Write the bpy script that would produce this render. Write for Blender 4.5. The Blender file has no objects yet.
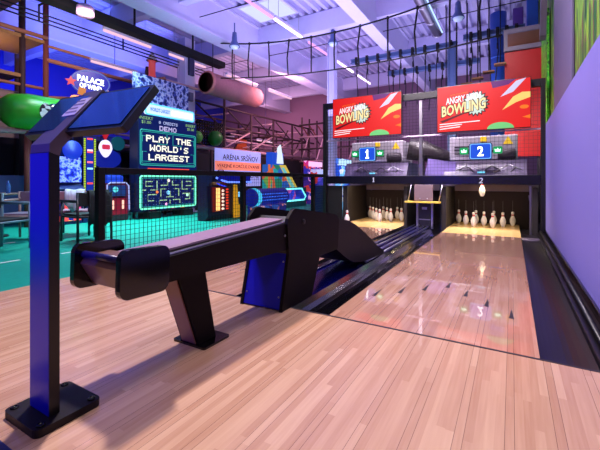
import bpy, bmesh, math, random
from mathutils import Vector, Matrix
R = random.Random(7)
SC = bpy.context.scene
COL = SC.collection
PI = math.pi

# ------------------------------------------------------------------ helpers
def lin(v):
    v /= 255.0
    return v / 12.92 if v <= 0.04045 else ((v + 0.055) / 1.055) ** 2.4
def rgb(r, g, b):
    return (lin(r), lin(g), lin(b), 1.0)

class MB:
    """collects shapes for ONE mesh (world coordinates)"""
    def __init__(self):
        self.v = []; self.f = []; self.sm = []
    def add(self, vs, fs, smooth=False):
        b = len(self.v)
        self.v += [tuple(p) for p in vs]
        self.f += [tuple(i + b for i in q) for q in fs]
        self.sm += [smooth] * len(fs)
        return self
    def box(self, x0, x1, y0, y1, z0, z1, bev=0.0):
        if bev <= 0:
            vs = [(x0,y0,z0),(x1,y0,z0),(x1,y1,z0),(x0,y1,z0),(x0,y0,z1),(x1,y0,z1),(x1,y1,z1),(x0,y1,z1)]
            return self.add(vs, [(3,2,1,0),(4,5,6,7),(0,1,5,4),(1,2,6,5),(2,3,7,6),(3,0,4,7)])
        bm = bmesh.new()
        bmesh.ops.create_cube(bm, size=1.0)
        for v in bm.verts:
            v.co = Vector(((x0+x1)/2 + v.co.x*(x1-x0), (y0+y1)/2 + v.co.y*(y1-y0), (z0+z1)/2 + v.co.z*(z1-z0)))
        bmesh.ops.bevel(bm, geom=list(bm.edges), offset=bev, segments=2, profile=0.5, affect='EDGES')
        return self.bm(bm)
    def bm(self, bm, smooth=False):
        bm.verts.ensure_lookup_table()
        self.add([v.co for v in bm.verts], [[v.index for v in f.verts] for f in bm.faces], smooth)
        bm.free(); return self
    def plate(self, pts, O, U, V, t):
        """2-D outline on plane (O,U,V), thickness t along UxV (front at +t)"""
        O, U, V = Vector(O), Vector(U).normalized(), Vector(V).normalized()
        N = U.cross(V)
        area = sum(pts[i][0]*pts[(i+1)%len(pts)][1] - pts[(i+1)%len(pts)][0]*pts[i][1] for i in range(len(pts)))
        if area < 0: pts = list(reversed(pts))
        n = len(pts)
        a = [O + U*p[0] + V*p[1] for p in pts]; b = [q + N*t for q in a]
        fs = [tuple(reversed(range(n))), tuple(range(n, 2*n))] + [(i, (i+1) % n, n+(i+1) % n, n+i) for i in range(n)]
        return self.add(a + b, fs)
    def tube(self, pts, r, n=8, closed=False, smooth=True):
        pts = [Vector(p) for p in pts]; m = len(pts)
        rs = r if isinstance(r, (list, tuple)) else [r]*m
        vs = []; up = None
        for i, p in enumerate(pts):
            if closed: t = pts[(i+1) % m] - pts[i-1]
            else: t = pts[min(i+1, m-1)] - pts[max(i-1, 0)]
            t.normalize()
            if up is None:
                up = Vector((0,0,1)) if abs(t.z) < 0.9 else Vector((1,0,0))
            s = t.cross(up).normalized(); up = s.cross(t).normalized()
            for k in range(n):
                a = 2*PI*(k+0.5)/n
                vs.append(p + s*math.cos(a)*rs[i] + up*math.sin(a)*rs[i])
        fs = []
        for i in range(m if closed else m-1):
            j = (i+1) % m
            for k in range(n):
                fs.append((i*n+k, i*n+(k+1) % n, j*n+(k+1) % n, j*n+k))
        if not closed:
            fs += [tuple(reversed(range(n))), tuple(range((m-1)*n, m*n))]
        return self.add(vs, fs, smooth and n > 4)
    def lathe(self, prof, c, n=20, axis='z', smooth=True):
        """profile [(r, h)], centre c"""
        c = Vector(c); vs = []
        for r, h in prof:
            for k in range(n):
                a = 2*PI*k/n; u, w = r*math.cos(a), r*math.sin(a)
                vs.append(c + (Vector((u, w, h)) if axis == 'z' else Vector((h, u, w)) if axis == 'x' else Vector((w, h, u))))
        fs = [(i*n+k, i*n+(k+1) % n, (i+1)*n+(k+1) % n, (i+1)*n+k) for i in range(len(prof)-1) for k in range(n)]
        fs += [tuple(reversed(range(n))), tuple(range((len(prof)-1)*n, len(prof)*n))]
        return self.add(vs, fs, smooth)
    def ball(self, c, r, n=14, sq=(1,1,1)):
        bm = bmesh.new(); bmesh.ops.create_uvsphere(bm, u_segments=n, v_segments=max(6, n//2), radius=1)
        for v in bm.verts: v.co = Vector((c[0]+v.co.x*r*sq[0], c[1]+v.co.y*r*sq[1], c[2]+v.co.z*r*sq[2]))
        return self.bm(bm, True)

def rrect(w, h, r, n=4, cx=0.0, cy=0.0):
    out = []
    for sx, sy, a0 in ((1,1,0), (-1,1,PI/2), (-1,-1,PI), (1,-1,3*PI/2)):
        for k in range(n+1):
            a = a0 + PI/2*k/n
            out.append((cx + sx*(w/2-r) + r*math.cos(a), cy + sy*(h/2-r) + r*math.sin(a)))
    return out
def circ(r, n=24, cx=0, cy=0, ry=None):
    return [(cx + r*math.cos(2*PI*k/n), cy + (ry or r)*math.sin(2*PI*k/n)) for k in range(n)]

def wm(o):
    m = o.matrix_basis.copy()
    return wm(o.parent) @ m if o.parent else m

def link(name, me, mat, parent=None):
    """world-space mesh -> ONE object; origin moved to its own base centre"""
    xs = [v.co for v in me.vertices]
    lo = Vector((min(p.x for p in xs), min(p.y for p in xs), min(p.z for p in xs)))
    hi = Vector((max(p.x for p in xs), max(p.y for p in xs), max(p.z for p in xs)))
    base = Vector(((lo.x+hi.x)/2, (lo.y+hi.y)/2, lo.z))
    me.transform(Matrix.Translation(-base))
    o = bpy.data.objects.new(name, me)
    COL.objects.link(o)
    if mat: me.materials.append(mat)
    o.matrix_basis = Matrix.Translation(base)
    if parent:
        o.parent = parent
        o.matrix_basis = wm(parent).inverted() @ Matrix.Translation(base)
    return o
def obj(name, mb, mat, parent=None, label=None):
    me = bpy.data.meshes.new(name)
    me.from_pydata([tuple(v) for v in mb.v], [], mb.f)
    for p, s in zip(me.polygons, mb.sm): p.use_smooth = s
    bm = bmesh.new(); bm.from_mesh(me); bmesh.ops.recalc_face_normals(bm, faces=bm.faces); bm.to_mesh(me); bm.free()
    o = link(name, me, mat, parent)
    if label: o['label'] = label
    return o
def tag(o, label, cat, group=None):
    o['label'] = label; o['category'] = cat
    if group: o['group'] = group
    return o
def thing(name, label, cat, loc, group=None):
    o = bpy.data.objects.new(name, None); COL.objects.link(o)
    o.empty_display_size = 0.1; o.location = loc
    return tag(o, label, cat, group)
def struct(name, mb, mat, parent=None):
    o = obj(name, mb, mat, parent)
    if not parent: o['kind'] = 'structure'
    return o
def dup(root, loc, label, rotz=None, group=None, swap=None):
    def cp(o, par):
        c = o.copy(); COL.objects.link(c); c.parent = par
        for ch in [q for q in bpy.data.objects if q.parent == o]: cp(ch, c)
        return c
    r = cp(root, None); r.location = loc; r['label'] = label
    if rotz is not None: r.rotation_euler = (0, 0, rotz)
    if group: r['group'] = group
    return r
def text(name, s, mat, parent, O, U, V, w, h, t=0.004, label=None, shear=0.0, bold=0.0):
    cu = bpy.data.curves.new(name, 'FONT'); cu.body = s; cu.extrude = 0.01; cu.shear = shear; cu.offset = bold
    cu.align_x = 'CENTER'; cu.resolution_u = 2; cu.space_line = 0.95
    to = bpy.data.objects.new(name + '_curve', cu); COL.objects.link(to)
    dg = bpy.context.evaluated_depsgraph_get()
    me = bpy.data.meshes.new_from_object(to.evaluated_get(dg))
    bpy.data.objects.remove(to); bpy.data.curves.remove(cu)
    me.materials.clear(); me.name = name
    xs = [v.co.x for v in me.vertices]; ys = [v.co.y for v in me.vertices]
    cx, cy = (min(xs)+max(xs))/2, (min(ys)+max(ys))/2
    sx, sy = w/(max(xs)-min(xs)), h/(max(ys)-min(ys))
    O, U, V = Vector(O), Vector(U).normalized(), Vector(V).normalized(); N = U.cross(V)
    for v in me.vertices:
        p = O + U*((v.co.x-cx)*sx) + V*((v.co.y-cy)*sy) + N*(t if v.co.z > 0 else 0)
        v.co = p
    o = link(name, me, mat, parent)
    if label: o['label'] = label
    return o

# ------------------------------------------------------------------ materials
def M(name, c, rough=0.5, metal=0.0, var=0.10, scale=9.0, emit=None, es=1.0, spec=0.5, coat=0.0, bump=0.0, alpha=1.0, trans=0.0):
    m = bpy.data.materials.new(name); m.use_nodes = True
    nt = m.node_tree; b = nt.nodes['Principled BSDF']
    b.inputs['Roughness'].default_value = rough; b.inputs['Metallic'].default_value = metal
    b.inputs['Specular IOR Level'].default_value = spec
    b.inputs['Coat Weight'].default_value = coat; b.inputs['Coat Roughness'].default_value = 0.08
    b.inputs['Alpha'].default_value = alpha; b.inputs['Transmission Weight'].default_value = trans
    tc = nt.nodes.new('ShaderNodeTexCoord'); nz = nt.nodes.new('ShaderNodeTexNoise')
    nz.inputs['Scale'].default_value = scale; nz.inputs['Detail'].default_value = 4
    nt.links.new(tc.outputs['Object'], nz.inputs['Vector'])
    mx = nt.nodes.new('ShaderNodeMix'); mx.data_type = 'RGBA'
    col = rgb(*c)
    mx.inputs['A'].default_value = tuple(max(0, k*(1-var)) for k in col[:3]) + (1,)
    mx.inputs['B'].default_value = tuple(min(1, k*(1+var)) for k in col[:3]) + (1,)
    nt.links.new(nz.outputs['Fac'], mx.inputs['Factor'])
    nt.links.new(mx.outputs['Result'], b.inputs['Base Color'])
    if bump:
        bp = nt.nodes.new('ShaderNodeBump'); bp.inputs['Strength'].default_value = bump; bp.inputs['Distance'].default_value = 0.01
        nt.links.new(nz.outputs['Fac'], bp.inputs['Height']); nt.links.new(bp.outputs['Normal'], b.inputs['Normal'])
    if emit:
        b.inputs['Emission Color'].default_value = rgb(*emit); b.inputs['Emission Strength'].default_value = es
    return m
def G(name, c, es=1.0):
    return M(name, tuple(k*0.3 for k in c), 0.4, emit=c, es=es, spec=0.3)
def art(name, cols, scale, es, kind='VORONOI'):
    """printed / lit artwork: random patches of a small palette"""
    m = bpy.data.materials.new(name); m.use_nodes = True
    nt = m.node_tree; b = nt.nodes['Principled BSDF']; b.inputs['Roughness'].default_value = 0.4
    tc = nt.nodes.new('ShaderNodeTexCoord')
    if kind == 'VORONOI':
        v = nt.nodes.new('ShaderNodeTexVoronoi'); v.inputs['Scale'].default_value = scale
        v.inputs['Randomness'].default_value = 1.0
        sp = nt.nodes.new('ShaderNodeSeparateColor'); nt.links.new(v.outputs['Color'], sp.inputs[0]); fac = sp.outputs[0]
        nt.links.new(tc.outputs['Object'], v.inputs['Vector'])
    else:
        v = nt.nodes.new('ShaderNodeTexNoise'); v.inputs['Scale'].default_value = scale; v.inputs['Detail'].default_value = 3
        nt.links.new(tc.outputs['Object'], v.inputs['Vector']); fac = v.outputs['Fac']
    cr = nt.nodes.new('ShaderNodeValToRGB'); cr.color_ramp.interpolation = 'CONSTANT' if kind == 'VORONOI' else 'LINEAR'
    els = cr.color_ramp.elements
    lo, hi = (0.0, 1.0) if kind == 'VORONOI' else (0.36, 0.70)
    els[0].position = lo; els[0].color = rgb(*cols[0])
    n = len(cols)
    els[1].position = lo + (hi-lo)*(n-1)/n; els[1].color = rgb(*cols[-1])
    for k in range(1, n-1):
        e = els.new(lo + (hi-lo)*k/n); e.color = rgb(*cols[k])
    nt.links.new(fac, cr.inputs['Fac'])
    nt.links.new(cr.outputs['Color'], b.inputs['Base Color'])
    if es:
        nt.links.new(cr.outputs['Color'], b.inputs['Emission Color']); b.inputs['Emission Strength'].default_value = es
    return m

def wood_floor(name, c1, c2, rough=0.14, line=True, grain=1.0, coat=0.35):
    m = bpy.data.materials.new(name); m.use_nodes = True
    nt = m.node_tree; N = nt.nodes; L = nt.links; b = N['Principled BSDF']
    geo = N.new('ShaderNodeNewGeometry'); sp = N.new('ShaderNodeSeparateXYZ'); L.new(geo.outputs['Position'], sp.inputs[0])
    def mth(op, a, bb=None, cc=None):
        n = N.new('ShaderNodeMath'); n.operation = op
        for i, q in enumerate((a, bb, cc)):
            if q is None: continue
            if isinstance(q, (int, float)): n.inputs[i].default_value = q
            else: L.new(q, n.inputs[i])
        return n.outputs[0]
    xo = mth('ADD', sp.outputs['X'], 40*0.1725 + 0.526 + 0.01725)
    bi = mth('FLOOR', mth('DIVIDE', xo, 0.0345))
    wn = N.new('ShaderNodeTexWhiteNoise'); wn.noise_dimensions = '1D'; L.new(bi, wn.inputs['W'])
    yo = mth('ADD', mth('DIVIDE', sp.outputs['Y'], 0.9), mth('MULTIPLY', wn.outputs['Value'], 9.0))
    yi = mth('FLOOR', yo)
    cv = N.new('ShaderNodeCombineXYZ'); L.new(bi, cv.inputs[0]); L.new(yi, cv.inputs[1])
    w2 = N.new('ShaderNodeTexWhiteNoise'); w2.noise_dimensions = '2D'; L.new(cv.outputs[0], w2.inputs['Vector'])
    # grain along the boards
    gv = N.new('ShaderNodeCombineXYZ')
    L.new(mth('MULTIPLY', sp.outputs['X'], 45.0), gv.inputs[0]); L.new(mth('MULTIPLY', sp.outputs['Y'], 2.2), gv.inputs[1]); L.new(w2.outputs['Value'], gv.inputs[2])
    nz = N.new('ShaderNodeTexNoise'); nz.inputs['Scale'].default_value = 1.6; nz.inputs['Detail'].default_value = 5; L.new(gv.outputs[0], nz.inputs['Vector'])
    f = mth('ADD', mth('MULTIPLY', w2.outputs['Value'], 0.75), mth('MULTIPLY', mth('SUBTRACT', nz.outputs['Fac'], 0.4), 0.9*grain))
    mx = N.new('ShaderNodeMix'); mx.data_type = 'RGBA'; mx.clamp_factor = True
    mx.inputs['A'].default_value = rgb(*c1); mx.inputs['B'].default_value = rgb(*c2); L.new(f, mx.inputs['Factor'])
    out = mx.outputs['Result']
    if line:
        fr = mth('MULTIPLY', mth('FRACT', mth('DIVIDE', xo, 0.1725)), 0.1725)
        d1 = mth('MINIMUM', mth('ABSOLUTE', mth('SUBTRACT', fr, 0.001)), mth('ABSOLUTE', mth('SUBTRACT', fr, 0.0345)))
        lm = mth('LESS_THAN', d1, 0.0009)
        m2 = N.new('ShaderNodeMix'); m2.data_type = 'RGBA'; L.new(mth('MULTIPLY', lm, 0.75), m2.inputs['Factor'])
        L.new(out, m2.inputs['A']); m2.inputs['B'].default_value = rgb(62, 38, 40)
        out = m2.outputs['Result']
    L.new(out, b.inputs['Base Color'])
    b.inputs['Roughness'].default_value = rough; b.inputs['Specular IOR Level'].default_value = 0.5
    b.inputs['Coat Weight'].default_value = coat; b.inputs['Coat Roughness'].default_value = 0.018
    return m

WOOD = wood_floor('approach_wood', (206,168,138), (180,136,108), 0.26, coat=0.15)
LANE = wood_floor('lane_wood', (202,160,134), (174,126,102), 0.22, coat=1.0)
DECK = wood_floor('pin_deck_lamplit_wood', (232,196,130), (222,180,110), 0.22, line=False, coat=0.0, grain=0.3)  # warm spill of the pin lamps is put into the paler yellow wood
BLACK = M('black_plastic', (16,14,17), 0.35, var=0.15)
BLACKG = M('black_gloss', (10,9,12), 0.12, var=0.2)
BLACKM = M('black_powder_coat', (22,16,22), 0.5, var=0.15, scale=40, spec=0.25)
GUTTER = M('gutter_black', (14,13,20), 0.16, var=0.25, scale=5, spec=0.9, coat=0.6)
GUTR = M('gutter_satin_black', (13,9,14), 0.32, var=0.2, scale=4, spec=0.35)
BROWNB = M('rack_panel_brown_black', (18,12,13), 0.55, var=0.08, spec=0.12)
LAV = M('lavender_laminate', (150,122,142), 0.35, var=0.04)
BLUEP = M('blue_painted_panel', (10,10,165), 0.4, var=0.06)
POSTLIT = M('post_blue_lit', (2,2,160), 0.3, var=0.1, scale=3)  # blue light falling on the black post, put into the colour
ARMLIT = M('arm_lit_grey', (84,74,92), 0.35, var=0.05)  # grey of the arm's upward, lit face is put into the colour
GLASSD = M('glass_blue_reflection', (50,96,150), 0.06, metal=0.9, var=0.1)  # blue of the reflected ceiling is put into the tint
STEEL = M('brushed_steel', (170,165,175), 0.3, metal=1.0, var=0.1, scale=30)
WHITEP = M('white_gloss_plastic', (238,234,232), 0.22, var=0.02)
RED = M('red_band', (200,30,34), 0.35)
CARPET = M('teal_carpet', (0,140,122), 0.55, var=0.16, scale=14, spec=0.3)
PURPLE = M('lavender_wall_paint', (128,122,206), 0.6, var=0.03, scale=2)
CEIL = M('ceiling_white_steel', (196,190,222), 0.5, var=0.05)
BEAMW = M('white_painted_beam', (206,200,232), 0.5, var=0.05)
BLUEST = M('blue_painted_steel', (84,106,152), 0.45, var=0.08)
PIPE = M('foam_pipe_tan', (168,108,84), 0.7, var=0.2, scale=20)
PIPEP = M('pink_grey_pipe', (190,150,160), 0.6, var=0.1)
RUST = M('brown_red_foam_post', (110,52,46), 0.75, var=0.25, scale=25)
DARKM = M('dark_maroon_frame', (52,28,36), 0.7, var=0.2)
DARKW = M('dark_wall', (20,14,24), 0.8, var=0.25, scale=3)
BACKW = M('dusky_mauve_wall', (150,112,140), 0.8, var=0.14, scale=0.8)
NET = M('black_net', (14,12,16), 0.8)

# ------------------------------------------------------------------ the setting
XR = 0.135; XL = -1.17            # right lane edges
FOUL = 2.41; END = 9.45
struct('floor', MB().box(-3.95, 1.2, -3.0, FOUL, -0.2, 0), WOOD)
cp = struct('floor', MB().box(-20, -3.95, -3.0, 19, -0.2, 0), CARPET)
struct('floor', MB().box(-3.95, 1.2, FOUL, 19, -0.3, -0.1), DARKW)
TAPE = M('white_tape', (225,225,225), 0.5)
for (x, y) in ((-5.32,2.02), (-5.3,1.45), (-5.28,2.75), (-6.3,2.0), (-6.9,2.6), (-5.25,1.0)):
    obj('floor_dash', MB().box(x-0.02, x+0.02, y-0.13, y+0.13, 0.0, 0.002), TAPE, cp, 'short white dash on the green carpet')
FOULM = M('foul_line_dark', (30,22,34), 0.5)
obj('trim_1', MB().box(-3.95, 1.2, FOUL, FOUL+0.018, -0.1, 0.002), FOULM)['kind'] = 'structure'

def lane(xc, label, n):
    h = 0.6525
    t = thing('bowling_lane', label, 'lane', (xc, FOUL+0.02, -0.1))
    obj('lane_surface', MB().box(xc-h, xc+h, FOUL+0.02, 7.35, -0.1, 0), LANE, t)
    obj('pin_deck', MB().box(xc-h, xc+h, 7.35, END, -0.1, 0), DECK, t, 'wooden pin deck with warm lamp light in its colour')
    for k in range(7):
        x = xc + (k-3)*0.1715; y = 3.71 - abs(k-3)*0.19
        obj('arrow', MB().plate([(-0.017,-0.11), (0.017,-0.11), (0.0,0.11)], (x, y, 0), (1,0,0), (0,1,0), 0.0015), FOULM, t, 'dark aiming arrow')
    return t
lane((XL+XR)/2, 'right-hand wooden bowling lane running to the pins under sign 2', 2)
lane(-2.72, 'left-hand wooden bowling lane running to the pins under sign 1', 1)

def gutter_prof(x0, x1, d=0.07, n=8):
    if x1 > 0.3: d = 0.03
    return [(x0 + (x1-x0)*k/n, -d*math.sin(PI*k/n)**0.8 - 0.004) for k in range(n+1)]
def gutter(label, x0, x1, extra=None):
    t = thing('lane_gutter', label, 'gutter', ((x0+x1)/2, FOUL+0.02, -0.1))
    p = gutter_prof(x0, x1)
    e_ = 8.06 if x1 > 0.3 else END
    obj('channel', MB().plate(p + [(x1,-0.1), (x0,-0.1)], (0, FOUL+0.02, 0), (1,0,0), (0,0,1), -(e_-FOUL-0.02)), GUTR if x1 > 0.3 else GUTTER, t)
    return t
g = gutter('black gutter between the right-hand lane and the lavender wall', XR+0.002, 0.40)
obj('ledge', MB().box(0.402, 0.52, FOUL+0.02, 8.06, -0.1, 0.03, 0.008), GUTR, g)
obj('rail', MB().tube([(0.455, FOUL+0.05, 0.052), (0.455, 8.0, 0.052)], 0.02), BLACK, g)
gutter('black glossy gutter along the left side of the right-hand lane', -1.50, XL-0.002)
gutter('black gutter along the right side of the left-hand lane', -2.065, -1.90)
gutter('black gutter left of the left-hand lane beside the fence', -3.70, -3.375)
KERB = M('black_kerb', (15,13,20), 0.3)
tag(obj('lane_kerb', MB().box(-3.90, -3.705, FOUL+0.02, 7.85, -0.1, 0.05, 0.01), KERB), 'black kerb under the mesh fence beside the left-hand lane', 'kerb')
# ball return track between the lanes
tr = thing('ball_track', 'low black ball track with silver rails between the two lanes', 'ball track', (-1.69, 4.0, -0.1))
obj('bed', MB().box(-1.898, -1.502, FOUL+0.4, 8.3, -0.1, -0.02), M('track_blue_lit_black', (12,16,104), 0.15), tr)  # blue light caught by the glossy bed is put into its colour
for x in (-1.86, -1.75, -1.63, -1.53):
    obj('rail', MB().tube([(x, 4.2, 0.012), (x, 8.2, 0.012)], 0.017, 6), STEEL, tr, 'silver rail')

# walls
struct('wall_right', MB().box(0.53, 0.60, 2.3, 8.05, 0.0, 2.02), PURPLE)
struct('baseboard_right', MB().box(0.505, 0.53, 2.3, 8.0, 0.03, 0.10, 0.006), BLACKG)
struct('floor', MB().box(0.53, 1.2, FOUL+0.02, 8.1, -0.1, -0.0), DARKW)
JUNGLE = art('jungle_mural', [(20,70,10), (50,120,20), (150,190,40), (80,140,24), (110,70,50), (30,100,20)], 2.2, 0, 'NOISE')
for n in JUNGLE.node_tree.nodes:
    if n.type == 'TEX_NOISE':
        mp = JUNGLE.node_tree.nodes.new('ShaderNodeMapping'); mp.inputs['Scale'].default_value = (1, 3.0, 0.5)
        tcn = [q for q in JUNGLE.node_tree.nodes if q.type == 'TEX_COORD'][0]
        JUNGLE.node_tree.links.new(tcn.outputs['Object'], mp.inputs['Vector']); JUNGLE.node_tree.links.new(mp.outputs['Vector'], n.inputs['Vector'])
        n.inputs['Distortion'].default_value = 0.6
struct('wall_side', MB().box(0.62, 0.72, 2.3, 12.5, 0.0, 5.95), JUNGLE)
struct('trim_2', MB().box(0.585, 0.62, 5.15, 7.15, 2.03, 5.9, 0.01), M('grey_pillar_paint', (100,92,128), 0.6, var=0.04))
struct('wall_back', MB().box(-20, 1.2, 18.5, 18.7, -0.2, 6.2), BACKW)
BLUEW = M('blue_wall', (40,52,190), 0.7, var=0.2, scale=0.5)
struct('wall_left', MB().box(-17, -16.8, -2, 18.5, 0.0, 6.2), BLUEW)
struct('wall_inner', MB().box(-13.2, -13.1, -1, 18.5, 0.0, 2.6), DARKW)
# ceiling: trapezoid steel deck, ribs along the hall
prof = []
x = -20.0
while x < 1.4:
    prof += [(x, 6.12), (x+0.09, 6.12), (x+0.13, 6.0), (x+0.23, 6.0)]
    x += 0.27
prof += [(x, 6.12)]
cm = MB(); vs = []
for (px, pz) in prof: vs += [(px, -1.0, pz), (px, 19, pz)]
cm.add(vs, [(2*i, 2*i+1, 2*i+3, 2*i+2) for i in range(len(prof)-1)])
for (px, pz) in prof: pass
cm.box(-20, 1.5, -1, 19, 6.14, 6.2)
ceil = struct('ceiling', cm, CEIL)
def beam(name, mb, mat, label, cat='beam', group=None):
    return tag(obj(name, mb, mat), label, cat, group)
def ibeam_y(x, w, z0, z1, y0=-1, y1=18.4):
    return MB().box(x-w/2, x+w/2, y0, y1, z0, z0+0.06).box(x-w/2, x+w/2, y0, y1, z1-0.06, z1).box(x-w*0.32, x+w*0.32, y0, y1, z0+0.06, z1-0.06)
for i, (x, w, z0, nm) in enumerate(((-3.30, 0.34, 5.05, 'white roof beam running lengthwise above the left-hand lane'),
                                (-7.35, 0.52, 5.0, 'wide white roof beam running over the white wall column'),
                                (-11.6, 0.5, 5.0, 'white roof beam at far left above the play structure'))):
    struct('ceiling_beam', ibeam_y(x, w, z0, 5.99), BEAMW)
for y in (6.4, 9.7, 13.2, 16.6):
    struct('ceiling_beam', MB().box(-16.8, 0.6, y-0.12, y+0.12, 5.42, 5.98), BEAMW)
SKY = G('skylight_glow', (215,222,255), 1.0)
for i, (x0, x1, y0, y1) in enumerate(((-6.75, -5.5, 8.15, 9.15), (-14.6, -13.4, 8.3, 9.3))):
    w = struct('window_%d' % (i+1), MB().box(x0-0.08, x1+0.08, y0-0.08, y1+0.08, 5.93, 5.985), BEAMW)
    obj('pane', MB().box(x0, x1, y0, y1, 5.91, 5.93), SKY, w, 'bright skylight pane')

def column(label, x, y, w, z0, z1, mat):
    t = thing('steel_column', label, 'column', (x, y, z0))
    obj('shaft', MB().box(x-w*0.32, x+w*0.32, y-w/2, y+w/2, z0+0.03, z1), mat, t)
    obj('flange', MB().box(x-w/2, x-w*0.36, y-w/2-0.02, y+w/2+0.02, z0+0.03, z1).box(x+w*0.36, x+w/2, y-w/2-0.02, y+w/2+0.02, z0+0.03, z1), mat, t)
    obj('base_plate', MB().box(x-w*0.7, x+w*0.7, y-w*0.7, y+w*0.7, z0, z0+0.03), mat, t)
    return t
c1 = column('thick white steel column rising behind the tall maze arcade screen', -8.85, 8.05, 0.36, 0, 5.4, BEAMW)
obj('speaker_box', MB().box(-8.67, -8.58, 7.95, 8.15, 4.25, 4.9, 0.01), M('slate_box', (50,50,90), 0.5), c1, 'dark box fixed to the column')
obj('small_box', MB().box(-8.67, -8.60, 7.97, 8.13, 3.45, 3.72, 0.01), M('slate_grey', (110,105,140), 0.5), c1, 'small grey box fixed to the column')
column('slim white column behind the left edge of the mesh screen', -5.18, 11.0, 0.24, 0, 5.4, BEAMW)
column('blue column standing behind the gap between the two red screens', -1.45, 11.0, 0.22, 0, 4.75, BLUEST)

# ------------------------------------------------------------------ kiosk post with slanted console
k = thing('console_kiosk', 'tall bent kiosk post with dark slanted console on a bolted foot, front left', 'kiosk', (-1.715, 0.82, 0))
obj('base_plate', MB().plate(rrect(0.275, 0.262, 0.025, 3), (-1.715, 0.82, 0), (1,0,0), (0,1,0), 0.032), BLACKM, k)
for sx in (-1, 1):
    for sy in (-1, 1):
        obj('bolt', MB().lathe([(0.016,0.032),(0.016,0.038),(0.009,0.040),(0.009,0.034)], (-1.715+sx*0.11, 0.82+sy*0.10, 0), 12), BLACKG, k)
pw = 0.078
# flat post and bent arm: profile in (y,z), extruded along x
front = [(0.763, 0.032), (0.763, 1.115), (0.770, 1.145), (1.0, 1.415)]
back = [(1.035, 1.39), (0.812, 1.135), (0.803, 1.10), (0.803, 0.032)]
obj('post', MB().plate([(0.763,0.032), (0.763,1.115), (0.803,1.10), (0.803,0.032)], (-1.709-pw, 0, 0), (0,1,0), (0,0,1), 2*pw), BLACK, k, 'black upright post')
obj('front_face', MB().box(-1.709-pw+0.001, -1.709+pw-0.001, 0.7605, 0.7629, 0.034, 1.112), POSTLIT, k, 'front face of the post with blue light in its colour')
obj('arm', MB().plate([(0.763,1.1155), (0.765,1.150), (0.99,1.42), (1.02,1.395), (0.812,1.135), (0.803,1.1005)], (-1.709-pw, 0, 0), (0,1,0), (0,0,1), 2*pw), ARMLIT, k, 'slanted arm in a lit grey tone')
# console slab lies behind the arm, tilted 50 degrees
cu_ = Vector((0.62, 0.055, 0)).normalized(); ch_ = Vector((-cu_.y, cu_.x, 0))
axc = (ch_*0.18 + Vector((0,0,0.22))).normalized()
cN = cu_.cross(axc)
O = Vector((-1.607, 0.825, 1.203))
con = obj('console', MB().plate(rrect(0.64, 0.262, 0.008, 3, 0, 0.131), O - cN*0.032, cu_, axc, 0.032), BLACK, k, 'black console housing')
obj('glass_face', MB().plate(rrect(0.605, 0.228, 0.006, 3, 0, 0.131), O + cN*0.0003, cu_, axc, 0.004), GLASSD, con, 'dark reflective glass')
ax = Vector((0, 0.23, 0.27)).normalized()
st = obj('sticker', MB().plate([(-0.055,0), (0.055,0), (0.055,0.12), (-0.055,0.12)], Vector((-1.709, 0.877, 1.2862)) , (1,0,0), ax, 0.003), M('pale_sticker', (196,186,206), 0.5), k, 'pale printed sticker on the arm')
lb = MB()
for i in range(4): lb.plate([(-0.045,0.02+i*0.026), (0.04-0.02*(i % 2),0.02+i*0.026), (0.04-0.02*(i % 2),0.028+i*0.026), (-0.045,0.028+i*0.026)], Vector((-1.709, 0.877, 1.2862)) + Vector((1,0,0)).cross(ax)*0.003, (1,0,0), ax, 0.0015)
obj('print', lb, M('grey_print', (120,110,135), 0.6), st, 'lines of small print')

tag(obj('floor_plate', MB().box(-2.2, -1.35, 0.2, 0.62, 0.0, 0.006), M('dark_blue_plate', (14,16,90), 0.4)), 'dark blue plate on the floor at the bottom left corner', 'floor plate')
# ------------------------------------------------------------------ ball return
b = thing('ball_return', 'long black ball return with raised blue-fronted tower beside the right-hand lane', 'ball return', (-1.69, 1.9, 0))
obj('base_plate', MB().plate(rrect(0.27, 0.225, 0.015, 3), (-1.69, 1.665, 0), (1,0,0), (0,1,0), 0.014), BLACKG, b)
leg = MB().plate([(1.415,0.47), (1.62,0.47), (1.715,0.014), (1.575,0.014)], (-1.775, 0, 0), (0,1,0), (0,0,1), 0.155)
obj('leg', leg, BROWNB, b)
obj('leg_face', MB().plate([(1.407,0.465), (1.414,0.465), (1.570,0.016), (1.563,0.016)], (-1.755, 0, 0), (0,1,0), (0,0,1), 0.115), M('leg_lit_face', (130,88,76), 0.45), b, 'front face of the leg in its lit tone')  # lighter tone of the lit front side, painted on
# beam: side boards and lavender top
for x0 in (-1.865, -1.535):
    obj('side_board', MB().plate([(1.15,0.478), (1.15,0.600), (2.40,0.665), (2.40,0.455)], (x0, 0, 0), (0,1,0), (0,0,1), 0.02), BROWNB, b)
obj('beam_body', MB().plate([(1.12,0.485), (1.12,0.605), (2.40,0.672), (2.40,0.46)], (-1.844, 0, 0), (0,1,0), (0,0,1), 0.308), BROWNB, b)
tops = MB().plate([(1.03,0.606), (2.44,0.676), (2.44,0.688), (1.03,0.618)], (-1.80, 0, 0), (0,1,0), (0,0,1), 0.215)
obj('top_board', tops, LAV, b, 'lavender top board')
obj('edge_strip', MB().plate([(1.2,0.606), (2.42,0.667), (2.42,0.673), (1.2,0.612)], (-1.556, 0, 0), (0,1,0), (0,0,1), 0.024), STEEL, b, 'bright edge strip')
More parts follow.
